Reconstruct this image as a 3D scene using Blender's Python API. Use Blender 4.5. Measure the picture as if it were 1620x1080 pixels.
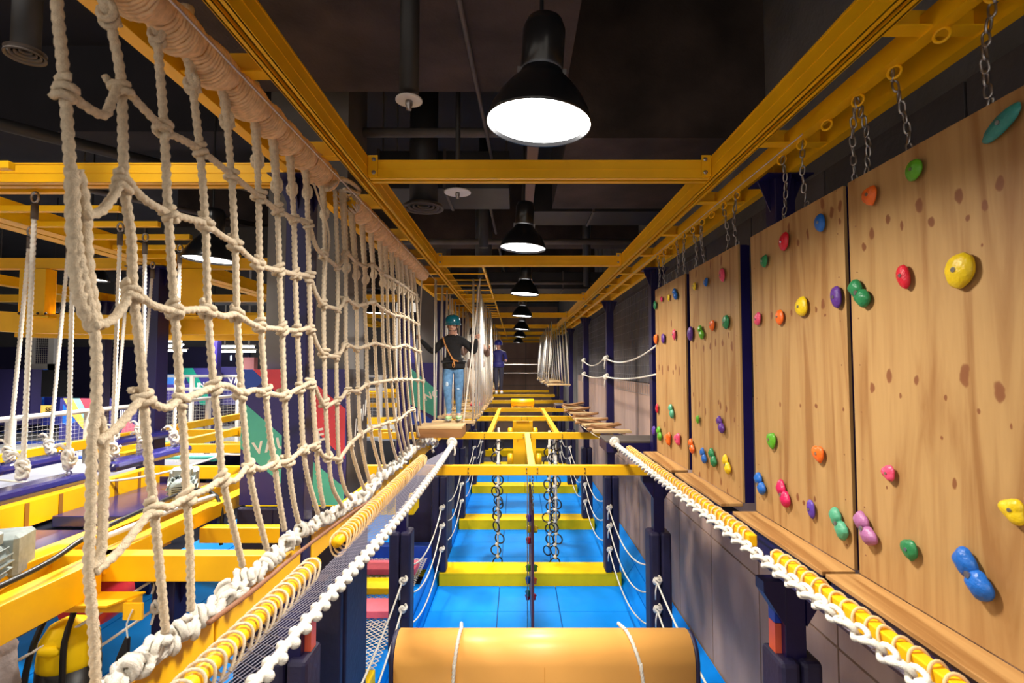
import bpy, math, random
from mathutils import Vector, Matrix, Quaternion
random.seed(7)
for o in list(bpy.data.objects): bpy.data.objects.remove(o)
SC = bpy.context.scene
COL = SC.collection
# ------------------------------------------------------------------ camera
FP = 830.0; TH = math.atan(40/FP); ST, CT = math.sin(TH), math.cos(TH)
cd = bpy.data.cameras.new('camera'); cam = bpy.data.objects.new('camera', cd); COL.objects.link(cam)
cd.sensor_width = 36; cd.lens = 36*FP/1620; cd.shift_x = -8/1620
cam.location = (0, 0, 0); cam.rotation_euler = (math.pi/2 + TH, 0, 0)
cd.clip_start = 0.05; cd.clip_end = 200
cd.dof.use_dof = True; cd.dof.focus_distance = 6.0; cd.dof.aperture_fstop = 3.2
SC.camera = cam
# ------------------------------------------------------------------ world, exposure
w = bpy.data.worlds.new('world'); SC.world = w; w.use_nodes = True
w.node_tree.nodes['Background'].inputs[0].default_value = (1.0, 0.9, 0.78, 1)
w.node_tree.nodes['Background'].inputs[1].default_value = 0.8
SC.view_settings.view_transform = 'Standard'; SC.view_settings.look = 'None'
SC.view_settings.gamma = 1; SC.view_settings.exposure = 0.0; SC.view_settings.use_curve_mapping = False
SC.cycles.use_denoising = True; SC.cycles.max_bounces = 6; SC.cycles.diffuse_bounces = 4
SC.cycles.caustics_reflective = False; SC.cycles.caustics_refractive = False

LAMP_W = 175.0; SPREAD = 150.0
def light(x, y, z, power, size=0.5, col=(1, .93, .82)):
    l = bpy.data.lights.new('lamp_light', 'AREA'); l.shape = 'DISK'; l.size = size; l.energy = power; l.color = col
    l.spread = math.radians(SPREAD); o = bpy.data.objects.new('lamp_light', l); COL.objects.link(o); o.location = (x, y, z)
    return o
# pendant lamps of the corridor: (x, y, z of the mouth, radius)
LAMPS = [(.123, 2.94, 1.38, .30), (.075, 6.83, 1.55, .30), (.156, 10.8, 1.49, .30), (.145, 15.1, 1.45, .30),
         (.16, 19.2, 1.36, .30), (.12, 24.0, 1.36, .30), (.07, 29.0, 1.33, .30)]
HALL = [(-3.6, 6.1, 1.24), (-7.4, 9.0, 1.5), (-12.0, 13.5, 1.1), (-9.0, 15.5, 1.15), (-14.0, 15.0, 1.0), (-7.0, 20.0, 1.35), (-12.5, 20.0, 1.2), (-3.6, 13.3, 1.35)]
FILL_LAMPS = [(-3.5, 3.0, 3.15), (.1, -1.2, 1.45), (-4.6, 1.2, 1.5), (-8.5, 3.0, 1.5)]  # unseen lamps added to brighten hall beams and faces towards the camera
for k, (x, y, z, r) in enumerate(LAMPS): light(x, y, z-.03, LAMP_W*(1.0 if k else .8))
for (x, y, z) in HALL: light(x, y, z-.03, LAMP_W*1.2)
for k, (x, y, z) in enumerate(FILL_LAMPS): light(x, y, z-.03, LAMP_W*(.8 if k else .25))

# ------------------------------------------------------------------ pixel -> place on a known plane of the building
def ray(px, py):
    u = (540-py)/FP
    return Vector(((px-818)/FP, CT-u*ST, ST+u*CT))
def onX(px, py, X):
    r = ray(px, py); return r*(X/r.x)
def onY(px, py, Y):
    r = ray(px, py); return r*(Y/r.y)
def onZ(px, py, Z):
    r = ray(px, py); return r*(Z/r.z)

# ------------------------------------------------------------------ materials
MATS = {}
def mat(name, col, rough=.5, metal=0., var=0., vscale=8., bump=0., bscale=40., emit=0., spec=.5, coat=0., stretch=(1, 1, 1)):
    if name in MATS: return MATS[name]
    m = bpy.data.materials.new(name); m.use_nodes = True; nt = m.node_tree; b = nt.nodes['Principled BSDF']
    b.inputs['Base Color'].default_value = (*col, 1); b.inputs['Roughness'].default_value = rough
    b.inputs['Metallic'].default_value = metal; b.inputs['Specular IOR Level'].default_value = spec
    if coat: b.inputs['Coat Weight'].default_value = coat; b.inputs['Coat Roughness'].default_value = .15
    if emit:
        b.inputs['Emission Color'].default_value = (*col, 1); b.inputs['Emission Strength'].default_value = emit
    if var or bump:
        tc = nt.nodes.new('ShaderNodeTexCoord'); mp = nt.nodes.new('ShaderNodeMapping'); mp.inputs['Scale'].default_value = stretch
        nt.links.new(tc.outputs['Object'], mp.inputs[0])
    if var:
        n = nt.nodes.new('ShaderNodeTexNoise'); n.inputs['Scale'].default_value = vscale; n.inputs['Detail'].default_value = 6
        nt.links.new(mp.outputs[0], n.inputs['Vector'])
        r = nt.nodes.new('ShaderNodeValToRGB'); r.color_ramp.elements[0].position = .3; r.color_ramp.elements[1].position = .7
        r.color_ramp.elements[0].color = (*[c*(1-var) for c in col], 1); r.color_ramp.elements[1].color = (*[min(1, c*(1+var*.6)) for c in col], 1)
        nt.links.new(n.outputs['Fac'], r.inputs[0]); nt.links.new(r.outputs[0], b.inputs['Base Color'])
    if bump:
        n = nt.nodes.new('ShaderNodeTexNoise'); n.inputs['Scale'].default_value = bscale; n.inputs['Detail'].default_value = 4
        nt.links.new(mp.outputs[0], n.inputs['Vector'])
        bp = nt.nodes.new('ShaderNodeBump'); bp.inputs['Strength'].default_value = bump; bp.inputs['Distance'].default_value = .02
        nt.links.new(n.outputs['Fac'], bp.inputs['Height']); nt.links.new(bp.outputs[0], b.inputs['Normal'])
    MATS[name] = m; return m
YEL = mat('yellow paint', (.98, .51, .004), .42, var=.10, vscale=3, spec=.4)
YELP = mat('yellow padding', (.97, .64, .006), .5, spec=.15, var=.08, vscale=4, bump=.15, bscale=6)
NAVY = mat('navy paint', (.009, .006, .065), .35, var=.15, vscale=4)
NAVYP = mat('navy padding', (.016, .013, .050), .55, var=.2, vscale=6, bump=.3, bscale=14)
BLUE = mat('blue mat', (.0, .27, .88), .55, spec=.15, var=.08, vscale=2, bump=.2, bscale=5)
ROPE = mat('beige rope', (.72, .60, .44), .85, var=.18, vscale=60, bump=.5, bscale=220, spec=.1)
ROPEW = mat('white rope', (.82, .78, .70), .85, var=.10, vscale=60, bump=.5, bscale=220, spec=.1)
CORD = mat('tan cord', (.62, .36, .16), .8, var=.15, vscale=40, spec=.1)
STEEL = mat('steel', (.40, .38, .38), .28, metal=.9, var=.2, vscale=30)
DARK = mat('black paint', (.008, .008, .010), .4)
ORANGE = mat('orange vinyl', (.98, .49, .12), .38, var=.06, vscale=1.5, bump=.12, bscale=2.5)
CONC = mat('concrete grey', (.17, .165, .175), .8, var=.22, vscale=1.6, bump=.3, bscale=20)
CEIL = mat('dark ceiling paint', (.016, .014, .020), .9, var=.35, vscale=1.2)
SOFF = mat('stained concrete soffit', (.060, .040, .034), .9, var=.6, vscale=1.3, bump=.3, bscale=30)
DUCT = mat('duct metal', (.04, .04, .043), .5, metal=.3, var=.25, vscale=2)
PIPE = mat('pipe paint', (.12, .10, .09), .6, var=.2, vscale=5)
WHITE = mat('white paint', (.75, .74, .72), .5, var=.05, vscale=5)
TARP = mat('grey canvas', (.30, .32, .42), .6, var=.25, vscale=1.5, bump=.6, bscale=4)
GRAYM = mat('motor grey', (.36, .42, .42), .45, metal=.3, var=.2, vscale=20)
RED = mat('red vinyl', (.60, .02, .05), .45, var=.1, vscale=5)
PINK = mat('pink foam', (.85, .13, .20), .55, var=.08)
TEAL = mat('teal print', (.08, .50, .42), .5, var=.05)
BANN = mat('banner navy', (.035, .03, .20), .5, var=.06)
BANR = mat('banner red', (.72, .06, .10), .5, var=.05)
BANB = mat('banner blue', (.02, .08, .52), .5, var=.05)
BANY = mat('mural yellow', (.80, .50, .10), .5, var=.05)
BROWN = mat('brown strap', (.24, .10, .05), .5, var=.1)
GLOW = mat('lamp glow', (1, .98, .95), emit=14)
GREENM = mat('green print', (.01, .30, .22), .5)

def wood_mat(name, base, dark, seed, knots=True, axis='Z'):
    m = bpy.data.materials.new(name); m.use_nodes = True; nt = m.node_tree; N = nt.nodes; L = nt.links; b = N['Principled BSDF']
    b.inputs['Roughness'].default_value = .55; b.inputs['Specular IOR Level'].default_value = .3
    tc = N.new('ShaderNodeTexCoord'); mp = N.new('ShaderNodeMapping')
    mp.inputs['Location'].default_value = (seed*3.1, seed*5.3, seed*1.7)
    s = {'Z': (4, 4, .35), 'Y': (4, .35, 4), 'X': (.35, 4, 4)}[axis]; mp.inputs['Scale'].default_value = s
    L.new(tc.outputs['Object'], mp.inputs[0])
    n = N.new('ShaderNodeTexNoise'); n.inputs['Scale'].default_value = 1.5; n.inputs['Detail'].default_value = 7; n.inputs['Distortion'].default_value = 1.6
    L.new(mp.outputs[0], n.inputs['Vector'])
    r = N.new('ShaderNodeValToRGB'); e = r.color_ramp.elements
    e[0].position = .34; e[0].color = (*dark, 1); e[1].position = .58; e[1].color = (*base, 1)
    x = r.color_ramp.elements.new(.47); x.color = (*[(a*.65+c*.35) for a, c in zip(base, dark)], 1)
    L.new(n.outputs['Fac'], r.inputs[0]); last = r.outputs[0]
    # fine grain
    n2 = N.new('ShaderNodeTexNoise'); n2.inputs['Scale'].default_value = 14; n2.inputs['Detail'].default_value = 3
    L.new(mp.outputs[0], n2.inputs['Vector'])
    mx = N.new('ShaderNodeMix'); mx.data_type = 'RGBA'; mx.blend_type = 'MULTIPLY'; mx.inputs[0].default_value = .35
    L.new(last, mx.inputs[6]); L.new(n2.outputs['Color'], mx.inputs[7])
    r2 = N.new('ShaderNodeValToRGB'); r2.color_ramp.elements[0].position = .3; r2.color_ramp.elements[0].color = (.84, .80, .76, 1); r2.color_ramp.elements[1].position = .6
    L.new(n2.outputs['Fac'], r2.inputs[0]); L.new(r2.outputs[0], mx.inputs[7]); last = mx.outputs[2]
    if knots:
        nd = N.new('ShaderNodeTexNoise'); nd.inputs['Scale'].default_value = 14; L.new(tc.outputs['Object'], nd.inputs['Vector'])
        sb = N.new('ShaderNodeVectorMath'); sb.operation = 'SUBTRACT'; sb.inputs[1].default_value = (.5, .5, .5); L.new(nd.outputs['Color'], sb.inputs[0])
        scl = N.new('ShaderNodeVectorMath'); scl.operation = 'SCALE'; scl.inputs['Scale'].default_value = .035; L.new(sb.outputs[0], scl.inputs[0])
        ad = N.new('ShaderNodeVectorMath'); ad.operation = 'ADD'; L.new(tc.outputs['Object'], ad.inputs[0]); L.new(scl.outputs[0], ad.inputs[1])
        acc = None
        for (ky, kz, ka, kb) in knots:
            a1 = N.new('ShaderNodeVectorMath'); a1.operation = 'SUBTRACT'; a1.inputs[1].default_value = (0, ky, kz); L.new(ad.outputs[0], a1.inputs[0])
            a2 = N.new('ShaderNodeVectorMath'); a2.operation = 'MULTIPLY'; a2.inputs[1].default_value = (0, 1/ka, 1/kb); L.new(a1.outputs[0], a2.inputs[0])
            a3 = N.new('ShaderNodeVectorMath'); a3.operation = 'LENGTH'; L.new(a2.outputs[0], a3.inputs[0])
            if acc is None: acc = a3.outputs['Value']
            else:
                mn = N.new('ShaderNodeMath'); mn.operation = 'MINIMUM'; L.new(acc, mn.inputs[0]); L.new(a3.outputs['Value'], mn.inputs[1]); acc = mn.outputs[0]
        kr = N.new('ShaderNodeValToRGB'); kr.color_ramp.elements[0].position = .78; kr.color_ramp.elements[0].color = (.85, .85, .85, 1); kr.color_ramp.elements[1].position = 1.0; kr.color_ramp.elements[1].color = (0, 0, 0, 1)
        x1 = kr.color_ramp.elements.new(.5); x1.color = (.95, .95, .95, 1)
        L.new(acc, kr.inputs[0])
        mk = N.new('ShaderNodeMix'); mk.data_type = 'RGBA'; L.new(kr.outputs[0], mk.inputs[0]); L.new(last, mk.inputs[6]); mk.inputs[7].default_value = (.20, .07, .025, 1); last = mk.outputs[2]
    L.new(last, b.inputs['Base Color'])
    return m
def knots_px(L_, y0, y1):
    out = []
    for (a, b, hw, hh) in L_:
        p = onX(a, b, 1.91); out.append((p.y-(y0+y1)/2, p.z+1.15, max(.006, hw*1.15*p.y**2/(FP*1.91)), max(.01, hh*1.15*p.y/FP)))
    return out
KN = [([(1454, 324, 6, 12), (1517, 309, 6, 13), (1582, 290, 7, 13), (1557, 323, 5, 10), (1532, 345, 3, 5), (1474, 351, 5, 9), (1426, 358, 2, 8), (1405, 346, 4, 8), (1379, 369, 4, 9), (1367, 390, 3, 7), (1554, 386, 2, 3), (1379, 612, 4, 9), (1407, 594, 5, 10), (1450, 602, 4, 9), (1424, 626, 2, 4), (1496, 631, 2, 4), (1527, 594, 7, 19), (1581, 620, 8, 15), (1549, 651, 3, 4), (1491, 691, 2, 2.5), (1402, 771, 1.5, 2), (1510, 765, 3, 9), (1600, 672, 2, 5)], 1.76, 2.985),
 ([(1301, 321, 3, 10), (1329, 326, 3, 9), (1316, 335, 3, 9), (1262, 384, 2, 5), (1278, 370, 2, 9), (1329, 350, 2, 6), (1302, 480, 3, 8), (1221, 499, 2, 5), (1252, 495, 1.5, 5), (1291, 490, 2, 5), (1306, 499, 1.5, 3), (1234, 639, 1.5, 4), (1266, 642, 1.5, 3), (1291, 642, 2, 4), (1334, 647, 1.5, 3.5), (1262, 786, 2, 6), (1289, 789, 2, 5), (1272, 795, 2, 4), (1248, 360, 2, 8)], 3.03, 4.25),
 ([(1132, 542, 1.3, 6), (1143, 542, 1.3, 6), (1153, 531, 1, 5), (1158, 548, 1.5, 8), (1101, 546, 1, 6), (1113, 551, 1.2, 6), (1124, 548, 1.2, 6), (1141, 412, 1, 8), (1101, 433, 1, 6), (1124, 419, 1, 6), (1097, 624, 1, 4), (1107, 639, 1, 5), (1116, 651, 1, 6), (1137, 636, 1, 4), (1140, 642, 1.4, 6), (1149, 646, 1.4, 6), (1162, 664, 1, 4), (1107, 753, 1.2, 7), (1141, 761, 1, 7), (1151, 777, 1, 5)], 4.50, 5.78),
 ([(1038, 586, 1, 4), (1043, 581, 1, 5), (1048, 585, 1, 8), (1057, 583, 1, 5), (1069, 581, 1, 5), (1075, 587, 1, 7), (1065, 589, 1, 4), (1052, 672, 1, 5), (1044, 440, 1, 4), (1062, 512, 1, 6)], 5.93, 7.22)]
PLY = [wood_mat('plywood %d' % i, (.43, .255, .098), (.29, .14, .045), i*1.37+.4, knots=knots_px(*KN[i])) for i in range(4)]
LEDG = wood_mat('ledge wood', (.50, .28, .10), (.30, .14, .04), 5, knots=False, axis='Y')
PLANK = wood_mat('plank wood', (.30, .14, .05), (.16, .065, .02), 9, knots=False, axis='X')
PLANKL = wood_mat('pale plank wood', (.60, .42, .22), (.4, .24, .10), 11, knots=False, axis='X')

# ------------------------------------------------------------------ mesh building
class MB:
    def __init__(s): s.v = []; s.f = []
    def box(s, x0, x1, y0, y1, z0, z1):
        n = len(s.v)
        for x in (x0, x1):
            for y in (y0, y1):
                for z in (z0, z1): s.v.append(Vector((x, y, z)))
        s.f += [tuple(n+i for i in q) for q in ((0, 1, 3, 2), (4, 6, 7, 5), (0, 4, 5, 1), (2, 3, 7, 6), (0, 2, 6, 4), (1, 5, 7, 3))]
        return s
    def bar(s, a, b, w, h, up=(0, 0, 1)):
        a, b = Vector(a), Vector(b); d = (b-a).normalized(); u = Vector(up); r = d.cross(u).normalized(); u = r.cross(d)
        n = len(s.v)
        for p in (a, b):
            for q in (-r*w/2-u*h/2, r*w/2-u*h/2, r*w/2+u*h/2, -r*w/2+u*h/2): s.v.append(p+q)
        s.f += [tuple(n+i for i in q) for q in ((3, 2, 1, 0), (4, 5, 6, 7), (0, 1, 5, 4), (1, 2, 6, 5), (2, 3, 7, 6), (3, 0, 4, 7))]
        return s
    def tube(s, pts, r, n=6, lobes=0, amp=.16, pitch=.1, closed=False, flat=1.):
        pts = [Vector(p) for p in pts]; m = len(pts); base = len(s.v)
        t0 = (pts[1]-pts[0]).normalized()
        a = Vector((0, 0, 1)) if abs(t0.z) < .9 else Vector((1, 0, 0))
        nrm = (a-t0*a.dot(t0)).normalized(); dist = 0
        for i, p in enumerate(pts):
            if closed: t = (pts[(i+1) % m]-pts[i-1]).normalized()
            else: t = (pts[min(i+1, m-1)]-pts[max(i-1, 0)]).normalized()
            nrm = (nrm-t*nrm.dot(t)).normalized(); bn = t.cross(nrm)
            if i: dist += (p-pts[i-1]).length
            rr = r[i] if isinstance(r, (list, tuple)) else r
            for k in range(n):
                ph = 2*math.pi*k/n
                q = rr*(1+amp*math.cos(lobes*ph-2*math.pi*lobes*dist/pitch/1.)) if lobes else rr
                s.v.append(p+nrm*(q*math.cos(ph))+bn*(q*flat*math.sin(ph)))
        for i in range(m if closed else m-1):
            for k in range(n):
                a_, b_ = base+i*n+k, base+i*n+(k+1) % n; j = (i+1) % m
                s.f.append((a_, b_, base+j*n+(k+1) % n, base+j*n+k))
        if not closed:
            s.f.append(tuple(base+k for k in range(n))[::-1]); s.f.append(tuple(base+(m-1)*n+k for k in range(n)))
        return s
    def lathe(s, prof, c=(0, 0, 0), n=24, axis='Z', caps=True):
        c = Vector(c); base = len(s.v)
        for (r, h) in prof:
            for k in range(n):
                a = 2*math.pi*k/n; x, y = r*math.cos(a), r*math.sin(a)
                s.v.append(c+(Vector((x, y, h)) if axis == 'Z' else Vector((h, x, y)) if axis == 'X' else Vector((x, h, -y))))
        for i in range(len(prof)-1):
            for k in range(n): s.f.append((base+i*n+k, base+i*n+(k+1) % n, base+(i+1)*n+(k+1) % n, base+(i+1)*n+k))
        if caps: s.f.append(tuple(base+k for k in range(n))[::-1]); s.f.append(tuple(base+(len(prof)-1)*n+k for k in range(n)))
        return s
    def blob(s, c, rad, seg=10, rings=7, fn=None):
        c = Vector(c); base = len(s.v); s.v.append(None)
        def P(th, ph):
            d = Vector((math.sin(th)*math.cos(ph), math.sin(th)*math.sin(ph), math.cos(th)))
            k = fn(d) if fn else 1.
            return c+Vector((d.x*rad[0], d.y*rad[1], d.z*rad[2]))*k
        s.v[base] = P(0, 0)
        for i in range(1, rings):
            for k in range(seg): s.v.append(P(math.pi*i/rings, 2*math.pi*k/seg))
        s.v.append(P(math.pi, 0)); last = len(s.v)-1
        for k in range(seg):
            s.f.append((base, base+1+k, base+1+(k+1) % seg))
            s.f.append((last, base+1+(rings-2)*seg+(k+1) % seg, base+1+(rings-2)*seg+k))
        for i in range(rings-2):
            for k in range(seg): s.f.append((base+1+i*seg+k, base+1+(i+1)*seg+k, base+1+(i+1)*seg+(k+1) % seg, base+1+i*seg+(k+1) % seg))
        return s
    def quad(s, *p):
        n = len(s.v); s.v += [Vector(q) for q in p]; s.f.append(tuple(range(n, n+len(p)))); return s
    def prism(s, poly, d):   # poly: list of 3D points, extruded along d
        n = len(s.v); m = len(poly); d = Vector(d)
        s.v += [Vector(p) for p in poly]; s.v += [Vector(p)+d for p in poly]
        s.f.append(tuple(range(n, n+m))[::-1]); s.f.append(tuple(range(n+m, n+2*m)))
        for i in range(m): s.f.append((n+i, n+(i+1) % m, n+m+(i+1) % m, n+m+i))
        return s
    def mesh(s, name, m, smooth=False, origin=(0, 0, 0)):
        o = Vector(origin); me = bpy.data.meshes.new(name); me.from_pydata([tuple(v-o) for v in s.v], [], s.f)
        if smooth: me.polygons.foreach_set('use_smooth', [True]*len(me.polygons))
        me.materials.append(m); me.update(); return me
def put(name, me, parent=None, loc=None, rot=None):
    o = bpy.data.objects.new(name, me); COL.objects.link(o)
    if parent: o.parent = parent
    if loc is not None: o.location = loc
    if rot is not None: o.rotation_euler = rot
    return o
def wloc(o):
    v = Vector(o.location)
    while o.parent: o = o.parent; v += Vector(o.location)
    return v
def obj(name, mb, m, parent=None, smooth=False, bevel=0., label=None):
    if parent: org = wloc(parent)
    else:
        xs = [v.x for v in mb.v]; ys = [v.y for v in mb.v]; zs = [v.z for v in mb.v]
        org = Vector(((min(xs)+max(xs))/2, (min(ys)+max(ys))/2, min(zs)))
    o = put(name, mb.mesh(name, m, smooth, org), parent)
    if not parent: o.location = org
    if bevel:
        md = o.modifiers.new('bevel', 'BEVEL'); md.width = bevel; md.segments = 2; md.limit_method = 'ANGLE'
    if label: o['label'] = label
    return o
def tag(o, label, cat, group=None, kind=None):
    o['label'] = label; o['category'] = cat
    if group: o['group'] = group
    if kind: o['kind'] = kind
    return o
def thing(name, label, cat, loc, group=None):
    return tag(put(name, None, None, loc), label, cat, group)
def struct(name, mb, m, smooth=False, bevel=0., label=None, cat=None):
    o = obj(name, mb, m, None, smooth, bevel); o['kind'] = 'structure'
    if label: o['label'] = label
    if cat: o['category'] = cat
    return o
def spline(pts, step):
    P = [Vector(p) for p in pts]; P = [P[0]*2-P[1]]+P+[P[-1]*2-P[-2]]; out = []
    for i in range(1, len(P)-2):
        a, b, c, d = P[i-1:i+3]; n = max(1, int((c-b).length/step))
        for k in range(n):
            t = k/n; out.append(.5*((2*b)+(-a+c)*t+(2*a-5*b+4*c-d)*t*t+(-a+3*b-3*c+d)*t**3))
    out.append(P[-2]); return out
def line(pts, step):
    out = []
    for a, b in zip(pts[:-1], pts[1:]):
        a, b = Vector(a), Vector(b); n = max(1, int((b-a).length/step)); out += [a.lerp(b, k/n) for k in range(n)]
    return out+[Vector(pts[-1])]
def rope(pts, r, smoothpath=True, fine=1., mb=None):
    mb = mb or MB(); st = r*.45*fine
    P = spline(pts, st) if smoothpath else line(pts, st)
    return mb.tube(P, r, 12 if fine < 1.3 else 9, lobes=3, amp=.15, pitch=r*6.9)
def cat_pts(a, b, sag, n=12):
    a, b = Vector(a), Vector(b)
    return [a.lerp(b, t/n)-Vector((0, 0, sag*4*(t/n)*(1-t/n))) for t in range(n+1)]
ORD = ['nearest', 'second', 'third', 'fourth', 'fifth', 'sixth', 'seventh', 'eighth', 'ninth', 'tenth', 'eleventh', 'twelfth', 'thirteenth', 'fourteenth', 'fifteenth', 'sixteenth', 'seventeenth', 'eighteenth']

# ================================================================== THE SETTING
FZ = -4.85
struct('floor', MB().box(-26, 3.2, -4, 36.3, FZ-.3, FZ-.02), mat('floor dark', (.05, .055, .09), .6, var=.2, vscale=1))
wr = struct('wall_right', MB().box(2.86, 3.1, -4, 36, FZ-.02, 4.4), CONC)
wb = struct('wall_back', MB().box(-6, 3.1, 36, 36.3, FZ-.02, 4.4), CONC)
struct('wall_left', MB().box(-26.3, -26, -4, 24, FZ-.02, 4.4), CONC)
wp = struct('wall_far_left', MB().box(-26, -5.6, 24, 24.3, FZ-.02, 4.4), mat('hall wall', (.085, .085, .10), .7, var=.15, vscale=1))
struct('trim_1', MB().box(-26, -12.2, 23.9, 24, FZ, .9), mat('navy wall boards', (.02, .018, .085), .6, var=.15, vscale=1))
struct('ceiling', MB().box(-26, 3.1, -4, 36, 4.4, 4.6), CEIL)
struct('trim_2', MB().box(-3.2, .52, -3.9, 5.5, 2.95, 4.4), SOFF)
struct('trim_3', MB().box(.58, 2.86, 5.9, 8.6, 2.62, 4.4), SOFF)
struct('trim_4', MB().box(-8, 2.86, 12.2, 12.8, 2.9, 4.4), SOFF)
struct('trim_5', MB().box(-8, 2.86, 19.2, 19.8, 2.9, 4.4), SOFF)
struct('trim_6', MB().box(-26, -3.6, 7.0, 7.6, 3.2, 4.4), CEIL)
# right wall: concrete panels, 1.2 x 1.25 m, with recessed joints
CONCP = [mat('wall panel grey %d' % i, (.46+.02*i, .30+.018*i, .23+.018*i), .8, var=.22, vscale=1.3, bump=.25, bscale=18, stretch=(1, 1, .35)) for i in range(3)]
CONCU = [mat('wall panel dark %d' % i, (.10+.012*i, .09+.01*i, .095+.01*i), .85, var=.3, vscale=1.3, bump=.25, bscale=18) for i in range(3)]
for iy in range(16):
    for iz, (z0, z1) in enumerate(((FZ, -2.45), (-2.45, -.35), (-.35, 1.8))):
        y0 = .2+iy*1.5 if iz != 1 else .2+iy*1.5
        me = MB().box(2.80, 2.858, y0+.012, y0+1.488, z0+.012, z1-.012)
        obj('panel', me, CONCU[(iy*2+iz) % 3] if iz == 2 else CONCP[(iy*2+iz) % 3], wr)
for iz in range(5):
    for ix in range(4):
        obj('panel', MB().box(-6+ix*2.2+.01, -3.82+ix*2.2, 35.94, 36, FZ+iz*1.8+.01, FZ+iz*1.8+1.78), CONCP[(ix+iz) % 3], wb)

# ================================================================== CEILING SERVICES
def pipe(a, b, r, m, label, cat='pipe', n=10, group=None):
    return tag(obj('ceiling_pipe', MB().tube([a, b], r, n), m, smooth=True), label, cat, group)
pipe((-2.3, 6.6, 3.0), (2.8, 6.6, 3.0), .06, PIPE, 'grey horizontal pipe running across the ceiling behind the first lamp')
pipe((-2.4, 10.6, 2.55), (2.8, 10.6, 2.55), .06, PIPE, 'grey ceiling pipe crossing behind the second lamp')
pipe((-2.4, 14.6, 2.35), (2.8, 14.6, 2.35), .05, PIPE, 'grey ceiling pipe crossing behind the third lamp')
pipe((-8, 17.5, 2.45), (2.8, 17.5, 2.45), .06, PIPE, 'grey ceiling pipe crossing far behind the lamps')
pipe((-.55, 1.0, 2.85), (-.36, 7.3, 2.95), .022, PIPE, 'thin conduit running lengthwise left of the first lamp')
pipe((-.55, 9.5, 3.2), (-.3, 22, 2.9), .03, PIPE, 'thin conduit running lengthwise above the far crossbeams')
pipe((-7.5, 2.0, 2.35), (-2.6, 9.5, 2.7), .07, DUCT, 'dark pipe slanting over the left hall ceiling')
pipe((-9.5, 3.0, 2.5), (-3.6, 14, 3.1), .05, PIPE, 'second grey pipe slanting over the left hall ceiling')
pipe((-12, 6.5, 2.3), (-2.8, 6.5, 2.3), .07, PIPE, 'horizontal grey pipe high over the left hall')
pipe((1.35, 2.0, 3.9), (1.35, 5.0, 4.1), .07, DUCT, 'dark pipe along the ceiling right of the first lamp')
tag(obj('cable_tray', MB().box(.13, .27, 5.6, 9.1, 2.72, 2.78).box(.13, .14, 5.6, 9.1, 2.78, 2.86).box(.26, .27, 5.6, 9.1, 2.78, 2.86).box(.19, .21, 5.7, 5.72, 2.78, 4.4).box(.19, .21, 9.0, 9.02, 2.78, 4.4), mat('tray', (.20, .13, .10), .7)), 'brownish cable tray running lengthwise above the lamps', 'tray')
def duct(x0, x1, y0, y1, z0, z1, label):
    t = thing('air_duct', label, 'duct', ((x0+x1)/2, (y0+y1)/2, z0))
    n = max(2, int(max(x1-x0, y1-y0)/1.1)); alongx = (x1-x0) > (y1-y0)
    obj('hanger_rods', MB().box(x0+.05, x0+.07, y0+.05, y0+.07, z1, 4.4).box(x1-.07, x1-.05, y1-.07, y1-.05, z1, 4.4).box(x0+.05, x0+.07, y1-.07, y1-.05, z1, 4.4).box(x1-.07, x1-.05, y0+.05, y0+.07, z1, 4.4), PIPE, t)
    for k in range(n):
        a = (x0+(x1-x0)*k/n, x0+(x1-x0)*(k+1)/n-.012) if alongx else (x0, x1)
        b = (y0, y1) if alongx else (y0+(y1-y0)*k/n, y0+(y1-y0)*(k+1)/n-.012)
        obj('duct_section', MB().box(*a, *b, z0, z1), DUCT, t, bevel=.01)
        c = (a[0]-.01, a[0]+.03) if alongx else (x0-.02, x1+.02); d = (y0-.02, y1+.02) if alongx else (b[0]-.01, b[0]+.03)
        obj('flange', MB().box(*c, *d, z0-.02, z1+.02), PIPE, t)
duct(-2.0, -.1, 7.4, 8.4, 2.55, 3.1, 'square grey air duct above the first crossbeam left of the lamps')
duct(.1, 2.6, 9.2, 10.1, 2.75, 3.3, 'grey air duct behind the second lamp on the right')
duct(-2.4, 2.6, 15.4, 16.4, 2.3, 2.8, 'wide grey air duct crossing beyond the third lamp')
duct(-8.5, -3.2, 10, 11, 2.1, 2.7, 'long grey air duct over the left hall')
duct(-16, -6.2, 16, 17, 2.0, 2.6, 'far grey air duct over the left hall')
for k, (x, y) in enumerate(((-.62, 9.6), (1.5, 11.2), (1.9, 14.2), (-.9, 12.9), (-.45, 16.5))):
    tag(obj('pipe_drop', MB().tube([(x, y, 2.2), (x, y, 4.4)], .09 if k < 3 else .06, 12), DUCT, smooth=True), 'dark vertical drop pipe under the ceiling, %s from the camera' % ORD[k], 'pipe')
def sprinkler(x, y, z, r, zt, label, pr=.075):
    t = thing('sprinkler_drop', label, 'sprinkler', (x, y, z))
    obj('drop_pipe', MB().tube([(x, y, z+.07), (x, y, zt)], pr, 16), DUCT, t, smooth=True)
    obj('plate', MB().lathe([(.02, z), (r, z), (r, z+.012), (.02, z+.02)], (x, y, 0), 28), WHITE, t, smooth=False)
    obj('sprinkler_head', MB().lathe([(.012, z-.07), (.022, z-.065), (.02, z-.04), (.028, z-.03), (.028, z)], (x, y, 0), 12), STEEL, t, smooth=True)
p = onZ(647, 160, 2.0); sprinkler(p.x, p.y, 2.0, .10, 4.4, 'dark vertical pipe with round white plate and sprinkler head above the corridor')
p = onZ(724, 305, 2.1); sprinkler(p.x, p.y, 2.1, .16, 4.4, 'second sprinkler drop with white plate, just below the first crossbeam', .03)
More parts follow.
